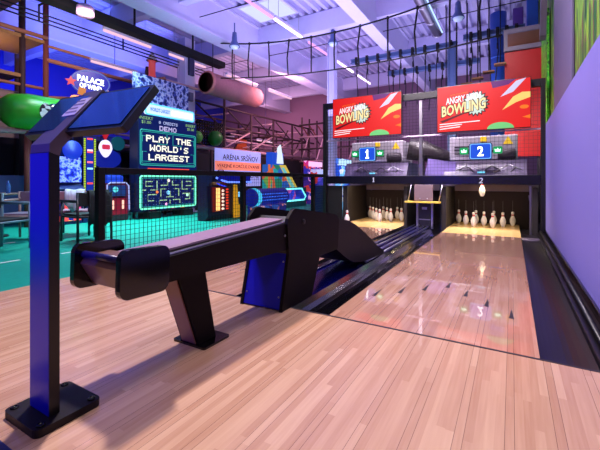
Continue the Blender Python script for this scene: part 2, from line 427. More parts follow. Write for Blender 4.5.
# end box with two round-cornered side caps
for x0 in (-1.895, -1.525):
    a0 = math.radians(-9)
    pts = [(1.115 + p[0]*math.cos(a0) - p[1]*math.sin(a0) - p[1]*0.12, 0.567 + p[0]*math.sin(a0)*0.25 + p[1]) for p in rrect(0.27, 0.225, 0.045, 5)]
    obj('end_cap', MB().plate(pts, (x0, 0, 0), (0,1,0), (0,0,1), 0.035), BLACKG, b, 'glossy black round-cornered end cap')
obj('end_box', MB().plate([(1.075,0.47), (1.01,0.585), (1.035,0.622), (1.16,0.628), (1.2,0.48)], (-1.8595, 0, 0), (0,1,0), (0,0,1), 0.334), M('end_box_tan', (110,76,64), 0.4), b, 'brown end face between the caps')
obj('end_lip', MB().tube([(-1.859,1.03,0.628), (-1.526,1.03,0.628)], 0.018, 10), M('blue_black_lip', (30,26,90), 0.3), b, 'blue-black rolled lip')
# tower: two side panels, blue front, hood
tp = [(2.29,0.0), (2.395,0.42), (2.372,0.66), (2.385,0.70), (2.455,0.762), (2.50,0.772), (3.22,0.668), (3.30,0.645), (3.34,0.60), (3.31,0.315), (2.92,0.315), (2.77,0.0)]
for x0 in (-1.90, -1.525):
    obj('tower_side', MB().plate(tp, (x0, 0, 0), (0,1,0), (0,0,1), 0.028), BROWNB, b)
fb = obj('tower_front', MB().plate([(2.30,0.012), (2.405,0.42), (2.425,0.42), (2.32,0.012)], (-1.871, 0, 0), (0,1,0), (0,0,1), 0.345), BLUEP, b, 'blue front panel of the tower')
for (xx, q) in ((-1.852, 0.10), (-1.852, 0.36), (-1.545, 0.36), (-1.545, 0.10)):
    obj('screw', MB().ball((xx, 2.298+0.105*(q-0.012)/0.408, q), 0.008, 8), STEEL, fb)
obj('tower_filling', MB().plate([(2.41,0.40), (2.41,0.62), (2.52,0.70), (3.2,0.60), (3.28,0.33), (2.93,0.33), (2.8,0.02), (2.36,0.02)], (-1.871, 0, 0), (0,1,0), (0,0,1), 0.345), BLACK, b)
obj('bolt_cap', MB().lathe([(0.022,0),(0.022,0.008),(0.012,0.01)], (-1.497, 2.62, 0.655), 12, 'x'), BLACK, b)
obj('small_bolt', MB().lathe([(0.010,0),(0.010,0.006),(0.005,0.007)], (-1.515, 2.36, 0.57), 10, 'x'), STEEL, b)
hood = [(3.28,0.645), (3.41,0.605), (3.62,0.565), (3.82,0.50), (4.02,0.42), (4.20,0.335), (4.40,0.235), (4.62,0.13), (4.86,0.04), (4.86,0.0), (4.55,0.015), (4.15,0.035), (3.96,0.055), (3.82,0.08), (3.68,0.12), (3.54,0.185), (3.40,0.26), (3.29,0.318)]
obj('hood', MB().plate(hood, (-1.893, 0, 0), (0,1,0), (0,0,1), 0.384), BLACKM, b, 'black curved hood dropping to the track')

# ------------------------------------------------------------------ mesh fence beside the left lane
fx = -3.95; FH = 1.14
FRAME = M('fence_black_frame', (6,6,11), 0.45, spec=0.2)
WIRE = M('black_wire', (16,16,22), 0.5)
fe = thing('mesh_fence', 'black framed wire mesh fence left of the left-hand lane', 'fence', (fx, 5.1, 0))
posts = [2.36, 4.84, 7.35]
for y in posts:
    obj('post', MB().box(fx-0.04, fx+0.04, y-0.04, y+0.04, 0, FH, 0.006), FRAME, fe)
for i, (y0, y1) in enumerate(zip(posts, posts[1:] + [7.90])):
    y0 += 0.041; y1 -= 0.041
    obj('top_rail', MB().box(fx-0.035, fx+0.035, y0, y1, FH-0.075, FH, 0.005), FRAME, fe)
    obj('bottom_rail', MB().box(fx-0.03, fx+0.03, y0, y1, 0.03, 0.07, 0.004), FRAME, fe)
    mb = MB(); y = y0+0.03
    while y < y1:
        mb.box(fx-0.0022, fx+0.0022, y-0.0022, y+0.0022, 0.07, FH-0.075); y += 0.06
    z = 0.11
    while z < FH-0.08:
        mb.box(fx-0.0022, fx+0.0022, y0, y1, z-0.0022, z+0.0022); z += 0.06
    obj('wire_panel', mb, WIRE, fe)

# ------------------------------------------------------------------ masking frame with bar, posts and wire screen
FY = 8.0
ms = thing('pinsetter_screen_frame', 'black frame with wide bar and wire mesh above both pin decks', 'screen frame', (-1.7, FY, 0))
bar = obj('bar', MB().box(-3.91, 0.455, FY-0.06, FY+0.06, 0.91, 1.095, 0.008), M('bar_black', (12,10,20), 0.25), ms, 'wide glossy black bar')
GL = G('white_numeral', (225,215,245), 0.9)
ONE = [(-0.10,0.22), (0.06,0.5), (0.20,0.5), (0.20,-0.36), (0.30,-0.36), (0.30,-0.5), (-0.10,-0.5), (-0.10,-0.36), (0.03,-0.36), (0.03,0.27), (-0.06,0.14)]
obj('numeral', MB().plate([(p[0]*0.105, p[1]*0.105) for p in ONE], (-2.72, FY-0.0605, 1.005), (1,0,0), (0,0,1), 0.003), GL, bar, 'white numeral one')
text('numeral', '2', GL, bar, (-0.53, FY-0.0605, 0.99), (1,0,0), (0,0,1), 0.075, 0.105, 0.003, 'white numeral 2', shear=0.15)
obj('post', MB().box(0.455, 0.528, FY-0.06, FY+0.06, 0.0, 2.86, 0.006), BLACK, ms)
obj('post', MB().box(-3.99, -3.912, FY-0.06, FY+0.06, 0.0, 2.86, 0.006), BLACK, ms)
obj('post', MB().box(-1.72, -1.66, FY+0.01, FY+0.06, 1.096, 2.70), STEEL, ms, 'grey steel middle post')
obj('top_rail', MB().box(-3.91, 0.455, FY-0.05, FY+0.05, 2.72, 2.86, 0.006), BLACK, ms)
obj('mesh_rail', MB().box(-3.91, 0.455, FY-0.02, FY+0.0, 1.93, 1.96), M('pale_rail', (170,150,170), 0.5), ms)
for (x0, x1) in ((-3.91, -1.73), (-1.65, 0.455)):
    mb = MB(); x = x0+0.03
    while x < x1:
        mb.box(x-0.0025, x+0.0025, FY-0.0025, FY+0.0025, 1.095, 2.72); x += 0.07
    z = 1.12
    while z < 2.72:
        mb.box(x0, x1, FY-0.0025, FY+0.0025, z-0.0025, z+0.0025); z += 0.07
    obj('wire_panel', mb, WIRE, ms)

# pit side walls, curtain, and lamp strip
tag(obj('pit_curtain', MB().box(-3.9, 0.5, 9.50, 9.56, -0.1, 0.74), M('brown_curtain', (44,30,28), 0.75, var=0.2, scale=4)), 'dark brown backdrop curtain behind the standing pins', 'curtain')
tag(obj('pit_valance', MB().box(-3.9, 0.5, 9.40, 9.48, 0.745, 0.98), M('grey_valance', (120,104,120), 0.5, var=0.25, scale=3)), 'grey band above the dark curtain behind the pins', 'panel')
def pitwall(label, x0, x1, z1=0.86):
    tag(obj('pit_side_panel', MB().box(x0, x1, 8.07, 9.38, -0.1, z1, 0.005), M('pit_panel_dark', (30,24,24), 0.6)), label, 'panel')
pitwall('dark side panel left of the pins on the left-hand lane', -3.52, -3.40)
pitwall('dark side panel between the ball lift and the right-hand pins', -1.28, -1.185)
pitwall('dark side panel between the left-hand pins and the ball lift', -2.06, -1.99)
pitwall('dark side panel right of the right-hand pins', 0.33, 0.42)
sr = thing('side_rack', 'slim metal rack strip with holes beside the right-hand pit', 'rack', (0.30, 8.2, -0.1))
obj('upright', MB().box(0.285, 0.315, 8.09, 8.15, -0.1, 0.88), STEEL, sr)
obj('bracket', MB().plate([(8.2,0.56), (8.75,0.66), (8.75,0.69), (8.2,0.59)], (0.29, 0, 0), (0,1,0), (0,0,1), 0.02), STEEL, sr)
tag(obj('lane_end_panel', MB().box(-3.905, -3.54, 8.02, 8.10, 0.0, 0.86), M('end_panel_black', (24,20,22), 0.5)), 'dark panel under the left end of the wide bar', 'panel')

# ------------------------------------------------------------------ bowling pins
PH = 0.31
prof = [(0.0,0), (0.028,0), (0.037,0.02), (0.054,0.065), (0.060,0.10), (0.057,0.135), (0.044,0.175), (0.028,0.21), (0.023,0.228), (0.023,0.235), (0.026,0.258), (0.030,0.28), (0.027,0.30), (0.014,0.31), (0.0,0.311)]
PINS = thing('bowling_pin', 'x', 'bowling pin', (0, 0, 0), 'x')
obj('body', MB().lathe(prof, (0,0,0), 16), WHITEP, PINS)
obj('neck_band', MB().lathe([(0.0255,0.222), (0.0240,0.229), (0.0240,0.236), (0.0262,0.247)], (0,0,0), 16), RED, PINS, 'red neck band')
obj('string', MB().tube([(0,0,0.311), (0,0,0.90)], 0.0022, 4), M('grey_cord', (150,140,140), 0.7), PINS, 'thin grey cord')
where = {(3,0):'left end of the back row', (3,1):'second from left in the back row', (3,2):'third from left in the back row', (3,3):'right end of the back row',
         (2,0):'left end of the third row', (2,1):'middle of the third row', (2,2):'right end of the third row',
         (1,0):'left pin of the second row', (1,1):'right pin of the second row', (0,0):'frontmost of the triangle'}
first = True
for (xc, nm, y0) in ((-0.53, 'right-hand lane', 8.32), (-2.72, 'left-hand lane', 8.42)):
    for r in range(4):
        for j in range(r+1):
            x = xc + (j - r/2)*0.362; y = y0 + r*0.29; z = 0.0
            lab = 'white bowling pin, %s on the %s' % (where[(r,j)], nm)
            if r == 0 and xc > -1:
                z = 0.665; lab = 'white pin lifted on its cord under the wide bar of the right-hand lane'
            gp = 'bowling pins on the ' + nm
            if first:
                PINS.location = (x, y, z); PINS['label'] = lab; PINS['group'] = gp; first = False
                p = PINS
            else:
                p = dup(PINS, (x, y, z), lab, group=gp)
            if z > 0:
                for c in [q for q in bpy.data.objects if q.parent == p and q.name.startswith('string')]:
                    c.scale = (1, 1, 0.4)
sp_ = dup(PINS, (-3.26, 7.72, 0.0), 'lone white pin standing at the far left by the dark side panel', group='bowling pins on the left-hand lane')
for c in [q for q in bpy.data.objects if q.parent == sp_ and q.name.startswith('string')]: bpy.data.objects.remove(c)

# ball lift between the lanes
bl = thing('ball_lift', 'grey ball lift with yellow shelf between the two pin decks', 'ball lift', (-1.62, 8.1, -0.02))
obj('front_panel', MB().box(-1.80, -1.42, 7.90, 7.93, 0.56, 0.90, 0.01), M('taupe_panel', (112,92,96), 0.5), bl, 'taupe front panel with two screws')
for x in (-1.68, -1.53): obj('screw', MB().ball((x, 7.895, 0.61), 0.014, 8), STEEL, bl)
obj('shelf', MB().box(-1.99, -1.28, 7.84, 8.04, 0.515, 0.55, 0.008), M('yellow_shelf', (214,180,70), 0.4), bl, 'yellow shelf')
for (xa, xb) in ((-1.93, -1.86), (-1.30, -1.24)):
    obj('strut', MB().tube([(xa, 7.9, 0.55), (xb, 7.92, 0.90)], 0.013), STEEL, bl)
for x in (-1.74, -1.44):
    obj('leg', MB().box(x-0.02, x+0.02, 7.92, 7.96, -0.02, 0.515), STEEL, bl)
obj('lift_box', MB().box(-1.70, -1.48, 7.95, 8.05, 0.0, 0.50), BLACK, bl)
obj('crossbar', MB().box(-1.72, -1.46, 7.905, 7.918, 0.16, 0.18).box(-1.64, -1.54, 7.905, 7.918, 0.38, 0.43), STEEL, bl)
# ball resting at the gutter end
tag(obj('pit_ledge_plate', MB().lathe([(0.0,-0.05),(0.13,-0.05),(0.15,-0.02),(0.14,-0.0),(0.0,0.0)], (0.27, 7.3, 0.002), 20), M('grey_disc', (90,80,92), 0.35)), 'round grey plate at the far end of the right gutter', 'plate')

# ------------------------------------------------------------------ red bowling screens
SCR = G('screen_red', (222,24,18), 1.0); SCRW = G('screen_white', (250,240,245), 1.0); SCRC = G('screen_cream', (250,225,160), 1.0)
SCRY = G('screen_yellow', (246,205,110), 1.0); SCRO = G('screen_orange', (240,120,20), 1.0); SCRP = G('screen_purple', (96,20,110), 0.9)
SCRL = G('screen_lilac', (205,200,235), 1.0); SCRG = G('screen_green', (110,200,120), 1.0); SCRD = G('screen_maroon', (90,10,20), 0.8); SCRM = G('screen_mint', (198,216,204), 1.0)
SCRK = G('screen_outline', (40,10,20), 0.6)
def screen(xc, zc, label):
    W, H = 1.60, 0.90; y = 7.80
    t = thing('bowling_screen', label, 'screen', (xc, y, zc-H/2))
    obj('housing', MB().box(xc-W/2-0.012, xc+W/2+0.012, y+0.004, y+0.07, zc-H/2-0.012, zc+H/2+0.012, 0.006), BLACK, t)
    for dx in (-0.5, 0.5):
        obj('bracket', MB().box(xc+dx-0.03, xc+dx+0.03, y+0.07, FY-0.05, zc+0.30, zc+0.36), BLACK, t)
    f = obj('display', MB().box(xc-W/2, xc+W/2, y, y+0.004, zc-H/2, zc+H/2), SCR, t, 'lit red display')
    U, V = (1,0,0), (0,0,1)
    def pl(name, pts, mat, lev, lab=None):
        return obj(name, MB().plate([(p[0]*W, p[1]*H) for p in pts], (xc, y - 0.0015*lev, zc), U, V, 0.0014), mat, f, lab)
    pl('shape', [(0.10,0.5), (0.36,0.5), (0.28,0.40), (0.12,0.36)], SCRP, 1, 'purple patch')
    pl('shape', [(0.20,0.16), (0.36,0.46), (0.46,0.5), (0.33,0.24)], SCRL, 2, 'lilac slanted stripe')
    pl('shape', [(0.22,-0.12), (0.33,0.14), (0.42,0.22), (0.5,0.21), (0.5,0.10), (0.36,0.02)], SCRY, 2, 'yellow swoosh')
    pl('shape', circ(0.045, 16, 0.44, -0.085, 0.04), SCRO, 2, 'orange dot')
    pl('shape', [(0.42,-0.29), (0.5,-0.33), (0.5,-0.25)], SCRO, 2)
    pl('shape', [(0.20 + 0.14*math.cos(a*PI/12), -0.5 + 0.135*math.sin(a*PI/12)) for a in range(13)], SCRG, 2, 'green half disc')
    sp = []
    for i in range(40):
        a = 2*PI*i/40; rr = 1.0 if i % 2 else 0.80
        sp.append((-0.065 + 0.16*rr*math.cos(a), 0.075 + 0.29*rr*math.sin(a)))
    pl('burst', sp, SCRK, 2, 'dark jagged burst')
    pl('burst', [(-0.065 + (p[0]+0.065)*0.86, 0.075 + (p[1]-0.075)*0.86) for p in sp], SCRM, 3, 'pale jagged burst')
    pl('shape', [(-0.47,-0.26), (-0.14,-0.07), (-0.16,-0.11), (-0.44,-0.30)], SCRD, 2, 'maroon streak')
    sl = (1, 0, 0.11)
    text('caption', 'INTRODUCING', SCRO, f, (xc-0.25*W, y-0.007, zc+0.315*H), sl, V, 0.20*W, 0.035*H, 0.002)
    text('heading', 'ANGRY BIRDS', SCRW, f, (xc-0.20*W, y-0.008, zc+0.21*H), sl, V, 0.40*W, 0.15*H, 0.002, 'white heading', bold=0.02)
    text('title_outline', 'BOWLING', SCRK, f, (xc-0.20*W, y-0.0075, zc+0.01*H), (1,0,0.14), V, 0.525*W, 0.275*H, 0.001, 'dark outline of the title', bold=0.07)
    text('title', 'BOWLING', SCRC, f, (xc-0.20*W, y-0.009, zc+0.01*H), (1,0,0.14), V, 0.50*W, 0.24*H, 0.002, 'cream title', bold=0.03)
    for i, w in enumerate((0.46, 0.26, 0.24)):
        pl('text_line', [(-0.475,-0.34-0.055*i), (-0.475+w,-0.315-0.05*i), (-0.475+w,-0.295-0.05*i), (-0.475,-0.32-0.055*i)], SCRW, 2, 'line of small white print')
    return t
screen(-2.85, 2.443, 'red ANGRY BIRDS BOWLING screen hanging over the left-hand lane above sign 1')
screen(-0.51, 2.42, 'red ANGRY BIRDS BOWLING screen hanging over the right-hand lane above sign 2')

SBL = G('sign_blue', (6,66,190), 1.3); SWH = G('sign_white', (240,248,255), 3.0); SGR = G('sign_green', (0,130,70), 1.5); SMT = G('sign_mint', (190,255,215), 2.4)
def nsign(xc, zc, s, label):
    y = 7.86
    t = thing('number_sign', label, 'sign', (xc, y, zc-0.17))
    obj('box', MB().plate(rrect(0.40, 0.325, 0.04, 4), (xc, y+0.06, zc), (1,0,0), (0,0,1), 0.06), M('sign_box_navy', (10,20,70), 0.4), t)
    obj('border', MB().plate(rrect(0.375, 0.30, 0.035, 4), (xc, y, zc), (1,0,0), (0,0,1), 0.002), G('sign_border', (120,190,255), 1.0), t, 'pale blue border')
    obj('face', MB().plate(rrect(0.345, 0.27, 0.03, 4), (xc, y-0.002, zc), (1,0,0), (0,0,1), 0.002), SBL, t, 'lit blue face')
    if s == '1': obj('numeral', MB().plate([((p[0]-0.09)*0.20, p[1]*0.20) for p in ONE], (xc, y-0.004, zc), (1,0,0), (0,0,1), 0.003), SWH, t, 'white numeral one')
    else: text('numeral', s, SWH, t, (xc, y-0.004, zc), (1,0,0), (0,0,1), 0.07 if s == '1' else 0.105, 0.19, 0.003, 'white numeral ' + s, bold=0.0 if s == '1' else 0.02)
    for sx in (-1, 1):
        tile = obj('crown_tile', MB().plate(rrect(0.155, 0.135, 0.02, 3), (xc+sx*0.295, y+0.03, zc+0.012), (1,0,0), (0,0,1), 0.035), SGR, t, 'green tile with a pale crown')
        obj('crown', MB().plate([(-0.042,-0.032), (0.042,-0.032), (0.052,0.028), (0.024,0.002), (0,0.042), (-0.024,0.002), (-0.052,0.028)], (xc+sx*0.295, y-0.006, zc+0.012), (1,0,0), (0,0,1), 0.003), SMT, tile, 'pale crown')
    obj('bracket', MB().box(xc-0.3, xc+0.3, y+0.061, FY-0.01, zc-0.02, zc+0.02), BLACK, t)
nsign(-2.83, 1.585, '1', 'left-hand blue lane sign, numbered one, between two small green crown tiles')
nsign(-0.53, 1.56, '2', 'right-hand blue lane sign, numbered two, between two small green crown tiles')

# ------------------------------------------------------------------ pinsetters behind the mesh
GREYM = M('pinsetter_grey', (180,170,186), 0.45, var=0.2, scale=4); DGREY = M('pinsetter_dark', (58,46,58), 0.6, var=0.2)
HOODC = M('pinsetter_cover', (84,70,102), 0.3, var=0.85, scale=9)
WARN = M('warning_yellow', (240,200,40), 0.5, emit=(240,200,40), es=0.25)
def pinsetter(xc, label):
    t = thing('pinsetter', label, 'machine', (xc, 8.7, 0.98))
    obj('housing', MB().box(xc-0.72, xc+0.55, 8.45, 9.35, 1.42, 1.92, 0.02), GREYM, t)
    obj('cover', MB().plate([(8.12,1.0), (9.35,1.0), (9.35,1.40), (8.30,1.40)], (xc-0.80, 0, 0), (0,1,0), (0,0,1), 1.5), HOODC, t, 'shiny purplish cover')
    obj('vent', MB().box(xc-0.62, xc+0.1, 8.438, 8.449, 1.55, 1.58).box(xc-0.62, xc+0.1, 8.438, 8.449, 1.62, 1.65).box(xc-0.62, xc+0.1, 8.438, 8.449, 1.69, 1.72), DGREY, t)
    obj('motor', MB().lathe([(0.0,0),(0.11,0),(0.11,0.3),(0.05,0.32),(0.0,0.32)], (xc+0.2, 8.40, 1.52), 14, 'x'), DGREY, t)
    for (dx, dz, a) in ((-0.45, 1.25, 0.5), (-0.1, 1.2, -0.4), (0.25, 1.22, 0.6), (0.5, 1.25, -0.5)):
        obj('linkage', MB().tube([(xc+dx-0.12, 8.16, dz-0.12*a), (xc+dx+0.12, 8.16, dz+0.12*a)], 0.012, 6), STEEL, t)
    obj('cable', MB().tube([(xc-0.5+0.1*i, 8.20, 1.2+0.09*math.sin(i*1.3)) for i in range(11)], 0.012, 6), M('dark_cable', (40,30,50), 0.6), t)
    obj('warning_triangle', MB().plate([(-0.09,-0.07), (0.09,-0.07), (0,0.085)], (xc+0.38, 8.449, 1.80), (1,0,0), (0,0,1), 0.004), WARN, t, 'yellow warning triangle')
    obj('warning_label', MB().box(xc-0.12, xc+0.0, 8.44, 8.449, 1.80, 1.90), WARN, t, 'small yellow label')
    obj('lamp', MB().box(xc-0.15, xc-0.02, 8.10, 8.15, 1.14, 1.17), G('cyan_lamp', (120,220,255), 1.2), t, 'small cyan lamp')
pinsetter(-2.72, 'grey pinsetter machine behind the mesh above the left-hand pins')
pinsetter(-0.45, 'grey pinsetter machine behind the mesh above the right-hand pins')
ch = thing('conveyor_chute', 'dark sloping chute behind the mesh between the two pinsetters', 'chute', (-1.7, 8.6, 1.0))
obj('drum', MB().tube([(-2.05, 8.5, 1.72), (-1.75, 8.55, 1.66), (-1.05, 8.75, 1.42)], [0.26, 0.24, 0.12], 16), M('brown_black_drum', (34,24,30), 0.4), ch)
obj('stand', MB().box(-1.82, -1.72, 8.4, 8.6, -0.1, 1.5), DGREY, ch)
gp = thing('guard_panel', 'lilac guard panel behind the mesh between the pinsetters', 'panel', (-1.35, 8.2, -0.1))
obj('sheet', MB().plate([(-0.33,0), (0.30,0), (0.34,0.40), (-0.22,0.48)], (-1.35, 8.2, 0.98), (1,0,0), (0,0,1), -0.04), M('lilac_guard', (120,102,166), 0.5), gp)
for x in (-1.66, -1.32): obj('leg', MB().box(x-0.015, x+0.015, 8.205, 8.235, -0.1, 0.98), BLACK, gp)

# ------------------------------------------------------------------ red platform and mural strip, far right
REDP = M('red_panel', (186,6,12), 0.45, var=0.05)
pf = thing('climbing_platform', 'red walled climbing platform with wooden deck behind the right-hand screen', 'platform', (0.2, 10.2, 0))
obj('red_wall', MB().box(-0.15, 0.60, 9.9, 9.96, 1.55, 4.02), REDP, pf, 'bright red wall panel')
obj('leg', MB().box(-0.13, -0.05, 9.97, 10.05, 0, 4.02), DGREY, pf); obj('leg', MB().box(0.5, 0.58, 9.97, 10.05, 0, 4.02), DGREY, pf)
FRG = M('platform_grey_frame', (120,108,130), 0.5); PLY = M('plywood', (150,96,64), 0.6, var=0.15)
obj('lower_frame', MB().box(-0.17, 0.61, 9.84, 9.96, 4.03, 4.13), FRG, pf)
obj('deck', MB().box(-0.17, 0.61, 9.9, 11.2, 4.46, 4.50), PLY, pf, 'plywood deck')
obj('upper_frame', MB().box(-0.17, 0.61, 9.84, 9.899, 4.44, 4.54).box(-0.17, -0.09, 9.84, 9.899, 4.13, 4.44), FRG, pf)
obj('back_panel', MB().box(-0.09, 0.6, 10.9, 10.95, 4.03, 4.45), PLY, pf)
tag(obj('grey_bracing_board', MB().plate([(8.3,3.75), (8.45,3.7), (7.6,5.9), (7.2,5.9)], (0.46, 0, 0), (0,1,0), (0,0,1), 0.10), FRG), 'grey slanted board beside the red climbing platform', 'board')
LEAF = art('leaf_strip', [(20,110,10), (40,170,20), (110,210,50), (14,80,8)], 7, 0, 'NOISE')
tag(obj('leaf_printed_panel', MB().box(0.56, 0.60, 8.15, 9.6, 0.0, 4.2), LEAF), 'green leaf printed panel beyond the lavender wall', 'panel')

# hanging plank steps
pb = thing('plank_bridge', 'hanging bridge of wooden planks rising to the red platform', 'bridge', (-0.6, 9.9, 3.0))
for i in range(6):
    xx = -0.22 - i*0.24; zz = 3.98 - i*0.16 + 0.012*i*i
    obj('plank', MB().box(xx-0.02-0.13, xx+0.10, 9.75, 9.95, zz-0.25, zz-0.215), PLY, pb, 'wooden plank')
    for yy in (9.77, 9.93):
        obj('rope', MB().tube([(xx-0.02, yy, zz-0.22), (xx-0.02, yy, 5.42)], 0.010, 5), NET, pb)

# ------------------------------------------------------------------ rope course in the roof
def sag(xs, z0, z1, d):
    return [(x, z0 + (z1-z0)*t - d*4*t*(1-t)) for t in [i/16 for i in range(17)] for x in [xs[0] + (xs[1]-xs[0])*t]]
rb = thing('rope_bridge', 'long black rope bridge sagging across the hall under the roof', 'rope bridge', (-4, 8.0, 3.6))
up_ = sag((-7.35, -0.2), 5.0, 4.98, 0.42); lo_ = sag((-7.35, -0.16), 3.98, 3.80, 0.22)
obj('cable', MB().tube([(x, 8.0, z) for x, z in up_], 0.022, 6), NET, rb, 'upper cable')
obj('cable', MB().tube([(x, 8.0, z) for x, z in lo_], 0.018, 6), NET, rb, 'lower cable')
def at(c, x):
    for (xa, za), (xb, zb) in zip(c, c[1:]):
        if xa <= x <= xb: return za + (zb-za)*(x-xa)/(xb-xa)
for x in (-6.9, -6.3, -5.65, -5.0, -4.35, -3.7, -3.05, -2.4, -1.75, -1.1, -0.5):
    q = R.uniform(-0.12, 0.12)
    obj('hanger', MB().tube([(x, 8.0, at(up_, x)), (x+q*0.6, 8.0, (at(up_, x)+at(lo_, x))/2), (x+q*0.3, 8.0, at(lo_, x)+0.02)], 0.020, 6), NET, rb, 'black hanging rope')
    obj('clamp', MB().ball((x, 8.0, at(up_, x)), 0.04, 8), NET, rb)
def rope_rail(label, x0, x1, y, z, xs, drop):
    t = thing('rope_rail', label, 'rail', ((x0+x1)/2, y, z-drop))
    obj('beam', MB().box(x0, x1, y-0.08, y+0.08, z-0.07, z-0.05).box(x0, x1, y-0.08, y+0.08, z+0.05, z+0.07).box(x0, x1, y-0.02, y+0.02, z-0.05, z+0.05), BLUEST, t, 'blue steel beam')
    for i, x in enumerate(xs):
        d = drop*R.uniform(0.75, 1.0)
        obj('trolley', MB().box(x-0.04, x+0.04, y-0.1, y+0.1, z-0.13, z+0.11, 0.01), NET, t)
        obj('rope', MB().tube([(x, y, z-0.16), (x+R.uniform(-0.05,0.05), y, z-0.5), (x+R.uniform(-0.06,0.06), y, z-d)], 0.016, 5), NET, t, 'black hanging rope')
        obj('grip', MB().tube([(x, y, z-0.30), (x, y, z-0.46)], 0.022, 6), NET, t)
rope_rail('nearer blue rail hung with black ropes under the roof', -4.6, -1.35, 11.25, 4.90, [-4.4 + 0.36*i for i in range(9)], 1.7)
rope_rail('farther blue rail hung with black ropes under the roof', -3.9, -0.9, 13.0, 4.85, [-3.7 + 0.42*i for i in range(7)], 1.5)
rope_rail('blue rail with ropes at right beside the blue duct', -1.2, 0.3, 11.3, 5.05, [-1.0 + 0.22*i for i in range(6)], 1.6)
for i, (x0, y0, z0, x1, y1, z1) in enumerate(((-8.0,7.0,5.35,-0.4,7.0,5.35), (-12,10.2,5.3,0.3,10.2,5.3), (-7.0,5.2,5.5,-1.0,5.2,5.5))):
    tag(obj('thin_cable', MB().tube([(x0,y0,z0), ((x0+x1)/2,(y0+y1)/2,(z0+z1)/2-0.06), (x1,y1,z1)], 0.012, 5), NET), ('thin dark cable crossing under the roof %s' % ['above the rope bridge', 'behind the rope bridge', 'closest to the camera'][i]), 'cable')

# ------------------------------------------------------------------ roof fittings
TUBE = G('tube_glow', (255,225,255), 3.0); TUBEP = G('tube_glow_pink', (225,150,230), 1.6)
def tubelight(label, x, y0, y1, z, mat, w=0.05):
    t = thing('tube_light', label, 'light', (x, (y0+y1)/2, z))
    obj('tray', MB().box(x-w, x+w, y0, y1, z+0.03, z+0.10), BEAMW, t)
    obj('tube', MB().tube([(x, y0+0.02, z), (x, y1-0.02, z)], 0.035, 8), mat, t, 'glowing tube')
    for y in (y0+0.2, y1-0.2): obj('hanger', MB().tube([(x, y, z+0.10), (x, y, 6.0)], 0.006, 4), STEEL, t)
zt = 5.30; xt = -5.48
tubelight('pink ceiling tube light nearest the camera', xt, 6.75, 7.95, zt, TUBEP)
tubelight('bright white ceiling tube light beside the skylight', xt, 8.02, 9.5, zt, TUBE)
tubelight('ceiling tube light above the slim white column', xt, 9.9, 11.4, zt, TUBEP)
tubelight('far bright ceiling tube light above the left red screen', xt, 11.9, 13.6, zt, TUBE)
tubelight('farthest ceiling tube light over the rear rope rail', xt, 14.0, 15.6, zt, TUBE)
TB2 = G('tube_glow_warm', (255,200,225), 1.0)
for i, (y0, y1, lab) in enumerate(((5.3,6.7,'nearest'), (7.3,8.8,'second'), (9.8,11.6,'third'), (12.4,14.2,'farthest'))):
    tubelight('%s of the strip lights along the dark tray at left' % lab, -8.75, y0, y1, 4.72, TB2)
for i, (x, y, z, lab) in enumerate(((-9.9, 6.35, 4.24, 'strip light on the rail left of the kiosk console'), (-11.2, 10.4, 3.0, 'strip light low behind the barrel tunnel'), (-11.4, 12.6, 3.0, 'strip light low behind the wall column'), (-10.5, 14.6, 2.9, 'farthest low strip light on the pink wall side'))):
    t = thing('strip_light', lab, 'light', (x, y, z))
    obj('body', MB().box(x-0.05, x+0.05, y-0.7, y+0.7, z+0.03, z+0.09), BEAMW, t)
    obj('tube', MB().tube([(x, y-0.68, z), (x, y+0.68, z)], 0.035, 8), TB2, t, 'glowing tube')
    obj('hanger', MB().tube([(x, y, z+0.09), (x, y, 6.0)], 0.01, 4), STEEL, t)
# silver duct with blue sheen
du = thing('silver_duct', 'shiny silver duct running lengthwise under the roof above the gap between screens', 'duct', (-1.85, 9, 5.3))
obj('tube', MB().tube([(-1.85, y*1.0, 5.24) for y in range(4, 12)], 0.15, 14), STEEL, du)
for y in (5.5, 8.5, 10.8): obj('hanger', MB().box(-1.86, -1.84, y-0.01, y+0.01, 5.39, 6.0), STEEL, du)
for y in range(5, 12, 1): obj('collar', MB().lathe([(0.153,-0.02),(0.163,0),(0.153,0.02)], (-1.85, y, 5.24), 14, 'y'), STEEL, du)
obj('light_strip', MB().box(-1.70, -1.67, 5.5, 10.8, 5.12, 5.15), G('cool_strip', (170,200,255), 1.6), du, 'cool glowing strip')
def pendant(label, x, y, z):
    t = thing('pendant_lamp', label, 'lamp', (x, y, z))
    obj('shade', MB().lathe([(0.0,0.40),(0.06,0.40),(0.075,0.25),(0.075,0.17),(0.15,0.03),(0.155,0.0),(0.13,0.02),(0.0,0.04)], (x, y, z), 18), PEND, t)
    obj('glass', MB().lathe([(0.0,-0.07),(0.09,-0.05),(0.125,0.015),(0.0,0.02)], (x, y, z), 18), M('frosted_glass', (190,200,225), 0.3, emit=(160,180,225), es=0.5), t, 'frosted glass')
    obj('stem', MB().tube([(x, y, z+0.40), (x, y, 5.42)], 0.02, 6), PEND, t)
PEND = M('pendant_blue_grey', (80,96,150), 0.4)
pendant('blue pendant lamp hanging under the roof left of the blue rail', -4.55, 9.7, 5.0)
pendant('blue pendant lamp hanging at right near the blue duct', -1.15, 9.7, 4.98)
pendant('blue pendant lamp beside the wide white roof beam', -6.75, 7.9, 4.75)
sp = thing('round_spotlight', 'pinkish drum spotlight hanging above the play structure at left', 'lamp', (-7.9, 4.4, 4.5))
obj('drum', MB().lathe([(0.0,0),(0.15,0.01),(0.17,0.03),(0.17,0.2),(0.14,0.23),(0.0,0.23)], (-7.9, 4.4, 4.5), 18), M('pink_white_drum', (210,170,200), 0.4), sp)
obj('bracket', MB().tube([(-7.9,4.4,4.73), (-7.9,4.4,6.0)], 0.02), DGREY, sp)
